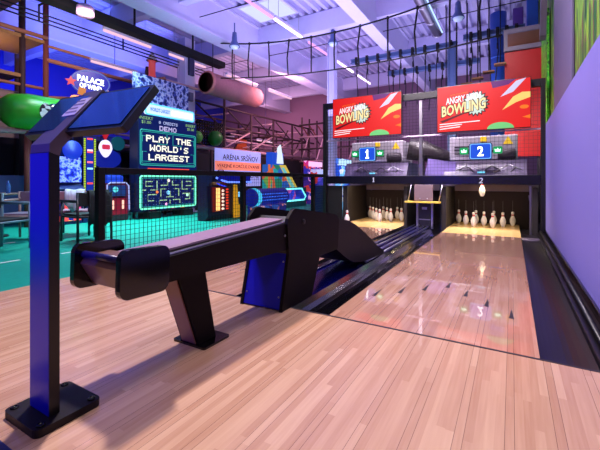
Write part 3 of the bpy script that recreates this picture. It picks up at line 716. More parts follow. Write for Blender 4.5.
# dark cable trays at left
ct = thing('cable_tray', 'long black cable tray running under the roof at left', 'cable tray', (-8.5, 8, 4.6))
obj('tray', MB().box(-8.65, -8.35, 1.5, 9.3, 4.78, 4.96), NET, ct)
for y in range(2, 10, 2): obj('hanger', MB().box(-8.52, -8.48, y-0.02, y+0.02, 4.98, 6.0), NET, ct)
for i in range(3):
    obj('rod', MB().tube([(-9.0+0.02*i, 1.5, 4.5+0.085*i), (-9.0+0.02*i, 9.3, 4.5+0.085*i)], 0.018, 5), NET, ct)
for y in range(2, 10, 2): obj('hanger', MB().box(-9.0, -8.97, y-0.015, y+0.015, 4.5, 4.86).box(-9.0, -8.5, y-0.015, y+0.015, 4.83, 4.86), NET, ct)
# ducts at upper right
DBL = M('duct_blue', (50,96,190), 0.4, var=0.1)
dt = thing('vertical_duct', 'blue vertical air duct left of the red climbing platform', 'duct', (-0.35, 12.2, 0))
obj('pipe', MB().tube([(-0.35,12.2,0), (-0.35,12.2,5.9)], 0.22, 16), DBL, dt)
for z in (2.0, 3.4, 4.6): obj('collar', MB().lathe([(0.225,-0.03),(0.24,0),(0.225,0.03)], (-0.35,12.2,z), 16), DBL, dt)
tag(obj('purple_cabinet', MB().box(0.02, 0.28, 12.0, 12.3, 4.0, 5.9, 0.02), M('purple_box', (96,60,140), 0.5)), 'purple wall box above the climbing platform', 'box')
tag(obj('blue_cabinet', MB().box(0.34, 0.60, 11.4, 11.7, 4.55, 5.9, 0.02), DBL), 'blue box at the top right beside the grey board', 'box')

# ------------------------------------------------------------------ play structure behind the arcade
ps = thing('play_tower', 'padded pipe play tower with amber platforms at upper left above the green slide', 'climbing frame', (-10, 9, 0))
def pipe(name, a, bb, r, mat, parent=None, lab=None): return obj(name, MB().tube([a, bb], r, 7), mat, parent or ps, lab)
# upper left tower
for (x, y) in ((-10.0,4.6), (-10.0,4.1), (-10.0,3.2), (-11.5,4.6), (-11.5,3.2)):
    pipe('post', (x, y, 0), (x, y, 5.9), 0.065, RUST if y > 4.5 and x > -11 else DARKM)
AMB = M('amber_platform', (150,104,52), 0.6, var=0.2)
obj('platform', MB().box(-11.4, -9.95, 2.6, 4.55, 4.36, 4.44), AMB, ps, 'amber padded platform')
obj('platform', MB().box(-11.4, -9.95, 2.6, 4.05, 3.42, 3.50), AMB, ps, 'amber padded platform')
obj('platform', MB().box(-11.4, -9.95, 2.6, 4.05, 5.20, 5.28), AMB, ps, 'amber padded platform')
pipe('rail', (-9.92,2.6,4.50), (-9.92,4.6,4.50), 0.05, PIPE)
pipe('rail', (-9.98,4.6,3.98), (-9.98,7.07,3.98), 0.055, PIPE); pipe('rail', (-9.98,7.07,3.98), (-8.64,7.07,3.92), 0.055, PIPE)
pipe('rail', (-9.98,4.6,4.33), (-9.98,7.07,4.33), 0.035, PIPE)
pipe('rail', (-8.64,7.07,3.88), (-8.64,10.4,3.88), 0.045, PIPEP)
pipe('rail', (-10.0,2.6,2.88), (-10.0,5.2,2.78), 0.06, PIPE); pipe('rail', (-10.0,4.6,3.05), (-10.0,7.07,3.4), 0.045, PIPE)
pipe('rail', (-10.0,2.6,3.25), (-10.0,4.6,3.25), 0.04, PIPE); pipe('rail', (-8.9,2.2,1.95), (-8.9,3.75,2.03), 0.055, PIPEP)
pipe('rail', (-10.0,4.6,2.75), (-9.0,7.07,3.3), 0.045, RUST)
pipe('post', (-8.64,7.07,0), (-8.64,7.07,3.9), 0.05, RUST)
pipe('post', (-8.9,3.75,0), (-8.9,3.75,2.03), 0.07, RUST); pipe('post', (-8.9,2.2,0), (-8.9,2.2,1.97), 0.07, DARKM)
# long rear part
ps = thing('pipe_climber', 'long pipe climbing frame with braces behind the banner and the ramp tower', 'climbing frame', (-10.2, 12, 0))
for i, y in enumerate((8.6, 10.2, 11.8, 13.4, 15.0, 16.6)):
    for x in (-9.2, -11.2):
        pipe('post', (x, y, 0), (x, y, 4.0 if y < 10.5 else 3.7), 0.05, DARKM)
    pipe('crossbar', (-9.2, y, 2.95), (-11.2, y, 2.95), 0.04, DARKM)
for x in (-9.2, -11.2):
    for z, r, m in ((2.12, 0.075, PIPEP), (2.95, 0.04, DARKM), (3.68, 0.04, DARKM), (2.5, 0.03, PIPEP)):
        pipe('rail', (x, 7.2, z), (x, 17.2, z), r, m)
for i in range(9):
    y = 8.0 + 1.0*i
    pipe('rail', (-9.6-0.2*(i % 3), y, 2.35+0.16*(i % 4)), (-9.6-0.25*(i % 2), y+1.3, 2.35+0.13*((i*3) % 5)), 0.028, PIPEP)
    pipe('rail', (-10.7, y, 3.0+0.2*(i % 3)), (-10.7, y+1.6, 3.0+0.2*((i+1) % 3)), 0.03, PIPEP if i % 2 else RUST)
    pipe('crossbar', (-9.2, y+0.4, 2.5+0.5*(i % 3)), (-11.2, y+0.4, 2.5+0.5*(i % 3)), 0.03, PIPEP)
for i in range(6):
    y = 8.6 + 1.6*i
    pipe('brace', (-9.2, y, 2.2), (-9.2, y+1.5, 2.9), 0.035, PIPEP); pipe('brace', (-11.2, y, 2.95), (-11.2, y+1.5, 2.15), 0.04, PIPEP)
    pipe('brace', (-10.2, y, 2.2), (-10.2, y+1.2, 3.6), 0.035, DARKM)
    pipe('brace', (-9.2, y+1.4, 2.95), (-9.2, y+0.2, 3.6), 0.03, DARKM)
for i in range(8):
    x = -9.0 + 0.42*i
    pipe('post', (x, 15.6, 0), (x, 15.6, 4.1 - 0.12*(i % 3)), 0.04, DARKM)
for z in (1.2, 1.9, 2.5, 3.1, 3.7): pipe('rail', (-9.1, 15.5, z), (-5.9, 15.5, z+0.03), 0.045, PIPEP if z in (1.9, 3.1) else DARKM)
for i in range(7):
    x = -9.0 + 0.42*i
    pipe('brace', (x, 15.52, 1.9 + 0.6*(i % 2)), (x+0.42, 15.52, 2.5 + 0.6*((i+1) % 2)), 0.03, PIPEP)
    pipe('brace', (x, 15.56, 3.7), (x+0.42, 15.56, 3.1), 0.03, RUST)
ORG = M('orange_pad', (190,84,40), 0.6)
obj('padded_panel', MB().box(-10.4, -10.3, 12.2, 12.9, 2.3, 2.8), ORG, ps, 'orange padded panel')
obj('deck', MB().box(-11.2, -9.2, 7.2, 17.2, 1.92, 2.02), DARKM, ps)
obj('lower_wall', MB().box(-11.6, -11.5, -1, 17.2, 0.0, 1.95), DARKW, ps, 'dark lower wall panel')
obj('lower_wall', MB().box(-9.1, -9.05, 7.3, 17.2, 0.0, 1.92), DARKW, ps, 'dark lower wall panel')
# perforated net panel with round green pods
mb = MB()
for i in range(12): mb.box(-9.14, -9.10, 8.75+i*0.115, 8.80+i*0.115, 2.2, 3.05)
for i in range(9): mb.box(-9.14, -9.10, 8.75, 10.06, 2.2+i*0.1, 2.25+i*0.1)
obj('net_panel', mb, NET, ps, 'black perforated panel')
GRN = M('green_pod_plastic', (40,120,36), 0.4)
tag(obj('green_ball', MB().ball((-9.0, 9.5, 2.46), 0.27), GRN), 'dark green ball in front of the black perforated panel', 'ball')
tag(obj('green_ball', MB().ball((-8.95, 8.62, 2.42), 0.20, sq=(0.8,1,1)), M('light_green_plastic', (90,180,70), 0.4)), 'lighter green ball left of the black perforated panel', 'ball')

# green tube slide with window
sl = thing('tube_slide', 'bright green tube slide with dark bubble window at far left', 'slide', (-8.9, 4.2, 2.0))
tp_ = [(-8.9, 3.25, 2.42), (-8.9, 3.3, 2.42), (-8.9, 3.42, 2.43), (-8.9, 3.7, 2.44), (-8.9, 4.70, 2.45)]
obj('tube', MB().tube(tp_, [0.12, 0.24, 0.34, 0.385, 0.385], 22), M('slide_green', (52,170,40), 0.35), sl)
obj('window', MB().ball((-8.53, 4.16, 2.45), 0.24, 18, (0.45,1.25,0.85)), M('bubble_window', (20,26,60), 0.08, coat=1.0), sl, 'dark bubble window')
obj('face_print', MB().plate(circ(0.10, 18, 0, 0, 0.17), (-8.49, 3.90, 2.45), (0.35,1,0), (0,0,1), 0.02), art('white_print', [(220,220,225), (235,235,240), (30,30,40)], 14, 0), sl, 'white print on the window')
for y in (3.9, 4.6): obj('support', MB().tube([(-8.9, y, 2.06), (-8.9, y, 0)], 0.05), DARKM, sl)
tag(obj('taupe_panel', MB().box(-10.28, -10.22, 2.0, 5.0, 2.0, 3.12), M('taupe_wall_panel', (150,122,124), 0.7)), 'taupe panel behind the green tube slide', 'panel')

# barrel net tunnel
bt = thing('barrel_tunnel', 'pinkish barrel net tunnel with orange open end under the roof', 'tunnel', (-8.0, 9.6, 3.6))
bp = [(0.33,0),(0.36,0.05),(0.36,0.1),(0.34,0.12),(0.35,1.2),(0.37,1.24),(0.37,1.34),(0.35,1.38),(0.34,2.5)]
obj('shell', MB().lathe(bp + [(0.30,2.5),(0.30,0.0)], (-8.05, 8.1, 3.98), 24, 'y'), M('barrel_pink', (176,110,112), 0.55, var=0.2, scale=12), bt)
obj('lining', MB().lathe([(0.0,0.12),(0.299,0.12),(0.299,0.02)], (-8.05, 8.1, 3.98), 24, 'y'), M('barrel_orange', (220,120,50), 0.6, var=0.3), bt, 'orange inside of the barrel')
for y in (8.4, 9.4, 10.4): obj('strap', MB().tube([(-8.05, y, 4.33), (-8.05, y, 6.0)], 0.015, 5), NET, bt)

# round sign on the rail
SG = thing('round_sign', 'blue oval PALACE OF WIND sign above the kiosk console', 'sign', (-9.1, 5.1, 2.9))
sU = Vector((0.5045, 0.8634, 0)).normalized(); sU = Vector((0.45,0.9,0)).normalized(); sN = sU.cross(Vector((0,0,1)))
SO = Vector((-9.1, 5.2, 3.42))
obj('board', MB().plate(circ(0.44, 28, 0, 0, 0.32), SO, sU, (0,0,1), 0.06), G('sign_royal_blue', (20,30,190), 0.8), SG)
obj('rim', MB().tube([SO + sN*0.06 + sU*0.41*math.cos(2*PI*k/28) + Vector((0,0,0.29*math.sin(2*PI*k/28))) for k in range(28)], 0.014, 6, True), G('sign_rim', (120,140,230), 0.6), SG, 'pale rim')
text('lettering', 'PALACE', SWH, SG, SO + sN*0.061 + Vector((0,0,0.06)), sU + Vector((0,0,-0.12)), (0,0,1), 0.58, 0.15, 0.004, 'white lettering', bold=0.03)
text('lettering', 'OF WIND', SWH, SG, SO + sN*0.061 + Vector((0,0,-0.11)), sU + Vector((0,0,-0.12)), (0,0,1), 0.48, 0.12, 0.004, 'white lettering', bold=0.03)
st5 = [((0.13 if i % 2 == 0 else 0.06)*math.sin(2*PI*i/10), (0.13 if i % 2 == 0 else 0.06)*math.cos(2*PI*i/10)) for i in range(10)]
obj('star', MB().plate(st5, SO + sN*0.062 - sU*0.42 + Vector((0,0,-0.02)), sU, (0,0,1), 0.02), G('star_red', (230,60,80), 0.9), SG, 'red star')
obj('star', MB().plate(st5, SO + sN*0.062 + sU*0.38 + Vector((0,0,-0.27)), sU, (0,0,1), 0.02), G('star_pink', (255,190,215), 1.0), SG, 'pink star')
obj('tab', MB().plate([(-0.09,-0.09), (0.08,-0.12), (0.1,0.06), (-0.05,0.1)], SO + sN*0.062 - sU*0.20 + Vector((0,0,-0.23)), sU, (0,0,1), 0.02), G('tab_orange', (220,130,40), 0.8), SG, 'orange tab')
obj('lamp_glow', MB().ball(SO - sU*0.3 + Vector((0,0,-0.40)), 0.09, 12, (1,1.6,0.7)), G('orange_lamp', (255,150,90), 2.2), SG, 'orange lamp below the sign')
obj('lamp_glow', MB().ball(SO + sU*0.2 + Vector((0,0,-0.40)), 0.07, 12, (1,2.2,0.7)), G('white_lamp', (255,210,190), 2.0), SG, 'white lamp below the sign')
obj('stem', MB().tube([SO + Vector((0,0,-0.31)), SO + Vector((0,0,-0.6)), (-10.0, 5.2, 2.80)], 0.03), DARKM, SG)

# lantern at the rail corner
ln = thing('lantern', 'pinkish lantern with pale cone roof at the corner of the pipe rail', 'lantern', (-9.2, 7.07, 4.02))
obj('body', MB().lathe([(0.0,0),(0.12,0),(0.12,0.06),(0.10,0.08),(0.10,0.48),(0.12,0.50),(0.0,0.50)], (-9.2,7.07,4.02), 10), M('lantern_pink', (180,80,80), 0.5, emit=(200,60,50), es=0.45), ln)
obj('roof', MB().lathe([(0.17,0.50),(0.15,0.54),(0.02,0.76),(0.0,0.78)], (-9.2,7.07,4.02), 10), M('lantern_roof', (190,180,195), 0.5), ln)
obj('hook', MB().lathe([(0.0,0.12),(0.05,0.12),(0.07,0.2),(0.05,0.36),(0.0,0.38)], (-9.42,7.07,4.02), 10), DARKM, ln)
# patterned print above the big screen
PRN = art('blue_white_print', [(16,22,90), (60,80,190), (200,205,240), (120,140,225), (20,30,110)], 6.0, 0.15, 'NOISE')
pp = thing('printed_panel', 'blue and white patterned panel above the tall maze screen', 'panel', (-8.5, 6.9, 0))
obj('sheet', MB().box(-8.46, -8.42, 5.9, 7.75, 2.90, 3.80), PRN, pp)
for y in (6.0, 7.65): obj('pole', MB().tube([(-8.52, y, 0), (-8.52, y, 3.82)], 0.04), DARKM, pp)

# ------------------------------------------------------------------ giant maze arcade screen
px = -8.08; ya, yb = 5.80, 7.76; yc = (ya+yb)/2
mz = thing('maze_arcade_screen', 'tall lit arcade screen with maze reading PLAY THE WORLD\'S LARGEST', 'arcade machine', (px-0.2, yc, 0))
obj('cabinet', MB().box(px-0.35, px-0.005, ya, yb, 0.18, 2.68, 0.01), M('cabinet_navy', (10,14,50), 0.4), mz)
obj('foot', MB().box(px-0.35, px+0.12, ya+0.25, ya+0.6, 0.0, 0.18), BLACK, mz); obj('foot', MB().box(px-0.35, px+0.12, yb-0.6, yb-0.25, 0.0, 0.18), BLACK, mz)
U, V = (0,1,0), (0,0,1)
scr = obj('screen', MB().box(px-0.004, px, ya+0.02, yb-0.02, 0.22, 2.67), G('maze_navy', (6,22,88), 1.0), mz, 'dark blue lit screen')
mq = obj('marquee', MB().plate(rrect(1.60, 0.27, 0.05, 4), (px, yc-0.02, 2.82), U, V, 0.08), G('marquee_white', (205,225,255), 1.2), mz, 'bright marquee light box')
obj('marquee_neon', MB().tube([Vector((px+0.08, yc-0.02+p[0], 2.82+p[1])) for p in rrect(1.60, 0.27, 0.05, 4)], 0.018, 6, True), G('neon_cyan', (90,200,255), 1.6), mz, 'cyan neon outline')
text('lettering', "WORLD'S LARGEST", G('marquee_blue', (30,120,230), 1.0), mq, (px+0.081, yc-0.38, 2.825), U, V, 0.62, 0.10, 0.003, bold=0.02)
obj('glow_bar', MB().plate(rrect(0.75, 0.14, 0.03, 3), (px+0.081, yc+0.36, 2.82), U, V, 0.003), G('marquee_pink', (255,225,240), 1.5), mq)
PIX = {'A':'0111010001111111000110001','C':'0111110000100001000001111','D':'1111010001100011000111110','E':'1111110000111101000011111','G':'0111110000100111000101111','H':'1000110001111111000110001','I':'1111100100001000010011111','L':'1000010000100001000011111','M':'1000111011101011000110001','O':'0111010001100011000101110','P':'1111010001111101000010000','R':'1111010001111101001010001','S':'0111110000011100000111110','T':'1111100100001000010000100','W':'1000110001101011101110001','Y':'1000101010001000010000100','0':'0111010011101011100101110',"'":'0010000100000000000000000',' ':'0'*25}
def pixtext(s_, mat, parent, O, w, h, t, label=None):
    n = len(s_)*6 - 1; cw, chh = w/n, h/5
    for i, chx in enumerate(s_):
        if chx == ' ': continue
        mb = MB()
        for k, bit in enumerate(PIX[chx]):
            if bit == '1':
                a = O[1] - w/2 + (i*6 + k % 5)*cw; z = O[2] + h/2 - (k//5)*chh
                mb.box(O[0], O[0]+t, a-cw*0.06, a+cw*1.06, z-chh*1.03, z+chh*0.03)
        obj('letter', mb, mat, parent, label)
MW = G('maze_text_white', (250,245,225), 1.3); MG = G('maze_green', (40,160,150), 1.1); MGY = G('maze_green_text', (150,200,120), 0.9)
pixtext('0 CREDITS', G('pale_blue_text', (180,190,240), 1.0), scr, (px+0.001, yc-0.05, 2.53), 0.62, 0.075, 0.003)
pixtext('DEMO', G('lilac_text', (200,190,240), 1.0), scr, (px+0.001, yc-0.06, 2.375), 0.56, 0.125, 0.003)
text('lettering', 'INSERT\n$1.00', MGY, scr, (px+0.001, ya+0.24, 2.53), U, V, 0.40, 0.19, 0.003)
text('lettering', 'INSERT\n$1.00', MGY, scr, (px+0.001, yb-0.24, 2.51), U, V, 0.36, 0.19, 0.003)
for s, z, w in (('PLAY THE', 2.075, 1.50), ("WORLD'S", 1.835, 1.28), ('LARGEST', 1.595, 1.36)):
    pixtext(s, MW, scr, (px+0.004, yc, z), w, 0.165, 0.004, 'bold white lettering')
def ring(cy, cz, w, h, r, rad, mat, lab):
    obj('maze_line', MB().tube([Vector((px+0.004, cy+p[0], cz+p[1])) for p in rrect(w, h, r, 3)], rad, 6, True), mat, scr, lab)
ring(yc, 1.835, 1.84, 0.90, 0.05, 0.014, MG, 'green outline of the upper maze'); ring(yc, 1.835, 1.76, 0.82, 0.04, 0.008, MG, 'inner green outline')
NG = G('neon_green', (120,255,200), 1.5)
ring(yc, 0.68, 1.84, 0.84, 0.05, 0.022, NG, 'bright green outline of the lower maze'); ring(yc, 0.68, 1.74, 0.74, 0.04, 0.010, MG, 'inner green outline')
obj('red_bar', MB().box(px, px+0.004, ya+0.28, yb-0.3, 1.26, 1.31), G('bar_red', (240,70,50), 1.4), scr, 'red glowing bar')
obj('red_bar', MB().box(px, px+0.004, ya+0.34, yb-0.36, 1.16, 1.19), G('bar_salmon', (230,120,90), 1.0), scr, 'salmon glowing bar')
MYG = G('maze_yellowgreen', (170,210,150), 1.0)
def wall(pts): obj('maze_line', MB().tube([(px+0.004, yc+p[0], 0.68+p[1]) for p in pts], 0.013, 5), MYG, scr, 'pale green maze wall')
for s in (-1, 1):
    for pts in ([(0.08*s,0.30), (0.08*s,0.18), (0.30*s,0.18)], [(0.42*s,0.30), (0.42*s,0.06), (0.62*s,0.06)], [(0.56*s,0.28), (0.76*s,0.28), (0.76*s,0.16), (0.56*s,0.16)],
                [(0.16*s,0.08), (0.30*s,0.08), (0.30*s,-0.12)], [(0.44*s,-0.06), (0.70*s,-0.06), (0.70*s,-0.22), (0.52*s,-0.22)], [(0.10*s,-0.22), (0.34*s,-0.22), (0.34*s,-0.32)], [(0.76*s,0.06), (0.86*s,0.06)]):
        wall(pts)
wall([(0,0.02), (0,-0.14)]); wall([(-0.12,-0.14), (0.12,-0.14)]); wall([(0,-0.22), (0,-0.32)])
for s in (-1, 1):
    for pts in ([(0.66*s,1.45), (0.86*s,1.45), (0.86*s,1.30)], [(0.74*s,1.05), (0.86*s,1.05), (0.86*s,0.80), (0.62*s,0.80)], [(0.1*s,1.54), (0.1*s,1.27), (0.4*s,1.27)]):
        obj('maze_line', MB().tube([(px+0.003, yc+p[0], 0.68+p[1]) for p in pts], 0.008, 5), MG, scr, 'green maze wall')
dots = MB()
for i in range(22):
    for j in range(9):
        if (i*7 + j*5) % 3: dots.box(px, px+0.003, yc-0.84+i*0.08-0.006, yc-0.84+i*0.08+0.006, 0.36+j*0.08-0.006, 0.36+j*0.08+0.006)
obj('maze_dots', dots, G('dot_blue', (150,170,240), 1.0), scr, 'small pale dots')['kind'] = 'stuff'
for (dy, dz, c, r) in ((-0.42,0.0,(240,120,60),0.04), (-0.06,-0.02,(120,200,255),0.055), (-0.05,0.31,(255,230,230),0.045), (0.62,-0.1,(180,255,210),0.05), (-0.12,-0.33,(255,160,220),0.04)):
    obj('light_dot', MB().plate(circ(r, 12), (px+0.002, yc+dy, 0.68+dz), U, V, 0.005), G('dot_light', c, 1.6), scr)
for i, c in enumerate(((210,60,60), (60,110,220), (210,90,150), (230,150,60))):
    obj('base_light', MB().box(px, px+0.006, ya+0.35+i*0.33, ya+0.50+i*0.33, 0.225, 0.255), G('base_light_col', c, 0.9), scr)

# ------------------------------------------------------------------ other arcade machines
def cab(name, label, cat, xf, y0, y1, prof2, mat):
    """cabinet with side outline (depth behind the front, height), front faces the lanes"""
    t = thing(name, label, cat, (xf-0.3, (y0+y1)/2, 0))
    obj('cabinet', MB().plate([(xf-d, z) for d, z in prof2], (0, y1, 0), (1,0,0), (0,0,1), (y1-y0)), mat, t)
    return t
NAVY = M('navy_cabinet', (12,16,80), 0.35)
t = cab('arcade_cabinet', 'blue arcade cabinet with round swirling artwork seen past the kiosk post', 'arcade machine', -8.6, 4.15, 4.72, [(0,0),(0,0.75),(-0.12,0.8),(0.05,0.9),(0.1,1.66),(0.6,1.66),(0.6,0)], NAVY)
AB = art('blue_swirl_art', [(12,20,130), (20,40,190), (90,110,230), (150,160,245), (30,30,160)], 9, 0.8, 'NOISE')
obj('art_panel', MB().box(-8.60, -8.58, 4.18, 4.69, 0.95, 1.52), AB, t, 'blue swirl artwork')
obj('round_topper', MB().lathe([(0.0,0),(0.2,0),(0.22,0.03),(0.2,0.06),(0.0,0.06)], (-8.62, 4.5, 1.68), 20, 'x'), G('blue_topper', (30,60,230), 0.8), t, 'round blue topper')
obj('button_panel', MB().box(-8.64, -8.58, 4.2, 4.68, 0.08, 0.55), art('flame_buttons', [(20,20,140), (230,60,60), (255,170,60), (16,16,120), (220,50,110)], 8, 0.9), t, 'colourful lower panel')
t = cab('strength_tower', 'tall blue game tower edged by yellow-green light strips', 'arcade machine', -8.62, 4.75, 5.06, [(0,0),(0,2.03),(0.4,2.03),(0.4,0)], NAVY)
YG = G('yellow_green_led', (190,220,40), 1.1); 
for y in (4.765, 5.005):
    mb = MB()
    for i in range(36): mb.box(-8.62, -8.61, y, y+0.04, 0.55+i*0.04, 0.575+i*0.04)
    obj('light_strip', mb, YG, t, 'yellow-green light strip')
obj('panel', MB().box(-8.62, -8.612, 4.83, 4.98, 0.5, 2.0), G('tower_blue', (16,40,170), 0.9), t, 'lit blue panel')
for z, c in ((1.95,(240,70,60)), (1.68,(255,200,220)), (1.64,(235,70,90)), (1.40,(255,110,130)), (1.25,(150,230,255)), (0.9,(240,70,60))):
    obj('light_bar', MB().box(-8.612, -8.604, 4.84, 4.97, z, z+0.04), G('tower_bar', c, 1.5), t)
t = cab('pick_sign_machine', 'magenta game machine with guitar-pick sign and blue cap beside the fence post', 'arcade machine', -8.3, 5.08, 5.70, [(0.05,0),(0,0.2),(0.08,0.92),(0.6,0.92),(0.6,0)], M('machine_magenta_dark', (90,10,50), 0.35))
obj('red_front', MB().plate([(-0.24,0.16), (0.24,0.16), (0.22,0.55), (-0.22,0.55)], (-8.295, 5.4, 0), U, V, 0.02), G('magenta_front', (150,10,50), 0.7), t, 'magenta front')
obj('screen', MB().plate(rrect(0.46, 0.26, 0.02, 3), (-8.33, 5.4, 0.74), U, V, 0.03), G('machine_screen_blue', (30,60,130), 0.8), t, 'small lit screen')
obj('round_light', MB().plate(circ(0.07, 16), (-8.295, 5.34, 0.77), U, V, 0.01), G('aqua_light', (90,210,220), 1.2), t, 'aqua round light')
for y in (5.26, 5.52): obj('light_bar', MB().plate(rrect(0.05, 0.22, 0.02, 3), (-8.275, y, 0.40), U, V, 0.01), G('peach_light', (255,190,170), 1.5), t, 'bright upright light')
obj('arch', MB().tube([(-8.28,5.10,0.25), (-8.28,5.12,0.88), (-8.28,5.2,0.935), (-8.28,5.6,0.935), (-8.28,5.68,0.86), (-8.28,5.70,0.25)], 0.018, 6), G('pale_arch', (170,180,250), 0.9), t, 'pale glowing edge')
obj('cap', MB().box(-8.75, -8.35, 5.18, 5.6, 0.925, 1.12, 0.05), G('cap_blue', (30,70,230), 0.9), t, 'lit blue cap')
sg = obj('sign_board', MB().plate(circ(0.37, 24, 0, 0, 0.24), (-8.8, 5.42, 1.53), U, V, 0.05), G('sign_navy', (12,24,150), 0.8), t, 'blue oval sign board')
pick = [(0.17*math.sin(a)*(1-0.35*max(0, -math.cos(a))), 0.22*math.cos(a)) for a in [2*PI*k/24 for k in range(24)]]
obj('pick_plate', MB().plate(pick, (-8.748, 5.36, 1.78), U, V, 0.03), G('pick_white', (225,215,255), 1.3), t, 'white guitar-pick plate')
obj('pick_mark', MB().plate(rrect(0.20, 0.12, 0.03, 3), (-8.716, 5.36, 1.82), U, V, 0.01), G('pick_red', (210,40,80), 1.0), t, 'red mark')
obj('round_plate', MB().plate(circ(0.18, 20), (-8.80, 5.72, 1.94), U, V, 0.04), G('round_green', (10,70,90), 0.8), t, 'teal round plate')
obj('red_tab', MB().plate([(-0.1,0.1), (0.1,0.1), (0,-0.1)], (-8.79, 5.38, 2.08), U, V, 0.03), G('tab_red', (190,20,40), 0.9), t, 'red tab')
obj('stand', MB().box(-8.86, -8.80, 5.3, 5.8, 0.0, 2.1), NAVY, t)

t = cab('light_column_machine', 'dark game machine with blue neon top and orange light columns', 'arcade machine', -6.30, 6.40, 7.80, [(0.1,0),(0.0,0.12),(0.02,0.85),(-0.15,0.95),(-0.2,1.2),(0.30,1.22),(0.34,0)], M('machine_navy_dark', (10,10,44), 0.3))
obj('neon', MB().tube([(-6.13, 6.50, 1.06), (-6.09, 6.62, 1.00), (-6.08, 6.85, 0.95), (-6.08, 7.2, 0.94), (-6.08, 7.78, 0.95)], 0.024, 8), G('neon_blue', (90,120,255), 2.2), t, 'blue neon tube')
obj('neon', MB().tube([(-6.10, 6.50, 0.92), (-6.08, 6.6, 0.88), (-6.08, 6.8, 0.84)], 0.014, 8), G('neon_blue_dim', (40,60,255), 1.2), t, 'blue neon tube')
obj('blue_top', MB().plate([(-0.6,0.97), (0.66,0.97), (0.66,1.19), (-0.5,1.19)], (-6.085, 7.1, 0), U, V, 0.01), G('top_blue', (6,14,150), 0.7), t, 'glowing blue top')
obj('red_panel', MB().box(-6.32, -6.295, 6.55, 6.95, 0.22, 0.82), G('panel_red', (130,20,16), 0.6), t)
obj('light_column', MB().box(-6.30, -6.28, 6.68, 6.80, 0.24, 0.80), G('column_white_orange', (255,190,110), 1.8), t, 'bright orange-white light column')
BW = G('bulb_white', (255,220,200), 1.8)
for i in range(6): obj('bulb', MB().ball((-6.27, 6.90, 0.28+i*0.09), 0.032, 8), BW, t, 'bright bulb')
mb = MB()
for i in range(8): mb.box(-6.30, -6.275, 7.04, 7.12, 0.25+i*0.07, 0.29+i*0.07)
obj('light_column', mb, G('column_red', (235,60,40), 1.2), t, 'red light column')
obj('yellow_side', MB().plate([(0,0.03), (0.42,0.03), (0.42,0.36), (0.16,0.36), (0.10,0.88), (0,0.88)], (-6.24, 7.24, 0), U, V, 0.06), M('yellow_plastic', (220,160,20), 0.4, emit=(220,150,20), es=0.5), t, 'yellow stepped side')
obj('round_light', MB().plate(circ(0.07, 14), (-6.28, 7.52, 0.62), U, V, 0.02), G('ice_light', (120,200,255), 1.2), t, 'ice-blue round light')

t = thing('lit_drum', 'blue lit drum lying on a stand behind the mesh fence', 'game drum', (-6.3, 8.8, 0))
obj('drum', MB().lathe([(0.0,0),(0.24,0),(0.26,0.03),(0.25,0.06),(0.25,1.58),(0.26,1.62),(0.0,1.64)], (-6.3, 8.05, 0.50), 22, 'y'), G('drum_blue', (10,24,140), 0.8), t)
mb = MB()
for j in range(3):
    for i in range(18): mb.ball((-6.3+0.25*math.cos(0.35*j-0.3), 8.2+i*0.08, 0.50+0.25*math.sin(0.35*j-0.3)), 0.016, 6)
obj('light_dot', mb, G('drum_dots', (60,120,255), 1.3), t, 'rows of blue lights')
obj('end_band', MB().lathe([(0.262,0),(0.262,0.16)], (-6.3, 8.09, 0.50), 22, 'y'), G('cyan_band', (60,190,230), 1.2), t, 'cyan end band')
obj('stand', MB().box(-6.5, -6.1, 8.15, 9.6, 0.0, 0.26, 0.02), art('stand_art', [(20,30,120), (200,120,120), (40,80,160), (200,150,170)], 5, 0.5), t)

# colourful ramp tower
t = thing('ramp_game', 'colourful sloped game tower with yellow edging behind the blue drum', 'arcade machine', (-7.4, 11.4, 0))
RA = art('ramp_art', [(30,120,90), (40,90,170), (110,170,80), (30,150,150), (200,90,60)], 3.0, 0.7)
obj('body', MB().plate([(10.45,0), (10.45,1.55), (11.55,1.55), (13.0,0.2), (13.0,0)], (-7.65, 0, 0), (0,1,0), (0,0,1), 0.25), RA, t)
obj('slope_strip', MB().plate([(11.15,1.56), (11.55,1.56), (12.75,0.35), (12.3,0.35)], (-7.40, 0, 0), (0,1,0), (0,0,1), 0.03), G('strip_yellow', (220,190,80), 0.9), t, 'yellow slanted strip')
obj('slope_window', MB().plate([(11.25,1.46), (11.42,1.46), (12.45,0.45), (12.2,0.45)], (-7.37, 0, 0), (0,1,0), (0,0,1), 0.02), G('strip_aqua', (110,200,200), 0.9), t, 'aqua slanted window')
obj('red_skirt', MB().box(-7.39, -7.36, 11.9, 12.8, 0.5, 0.7), G('skirt_red', (210,60,50), 0.9), t)
obj('orange_edge', MB().box(-7.40, -7.37, 10.45, 10.55, 0.2, 1.55), G('edge_orange', (220,110,60), 0.9), t, 'orange edge')
tb = obj('topper', MB().box(-7.64, -7.4, 10.65, 11.45, 1.57, 2.0, 0.02), G('topper_blue', (30,80,220), 0.8), t, 'blue lit topper')
obj('figure_shape', MB().plate([(10.98,1.60), (11.4,1.60), (11.34,1.9), (11.22,2.3), (11.05,2.18)], (-7.42, 0, 0), (0,1,0), (0,0,1), 0.05), G('topper_white', (220,235,250), 1.1), tb, 'white topper shape')
obj('trapezoid_screen', MB().plate([(10.55,0.25), (12.15,0.25), (12.25,0.35), (11.95,0.66), (10.85,0.66), (10.48,0.36)], (-6.95, 0, 0), (0,1,0), (0,0,1), 0.03), art('trap_art', [(20,30,140), (40,60,200), (180,80,160), (20,40,150)], 4, 0.9), t, 'lit blue screen')
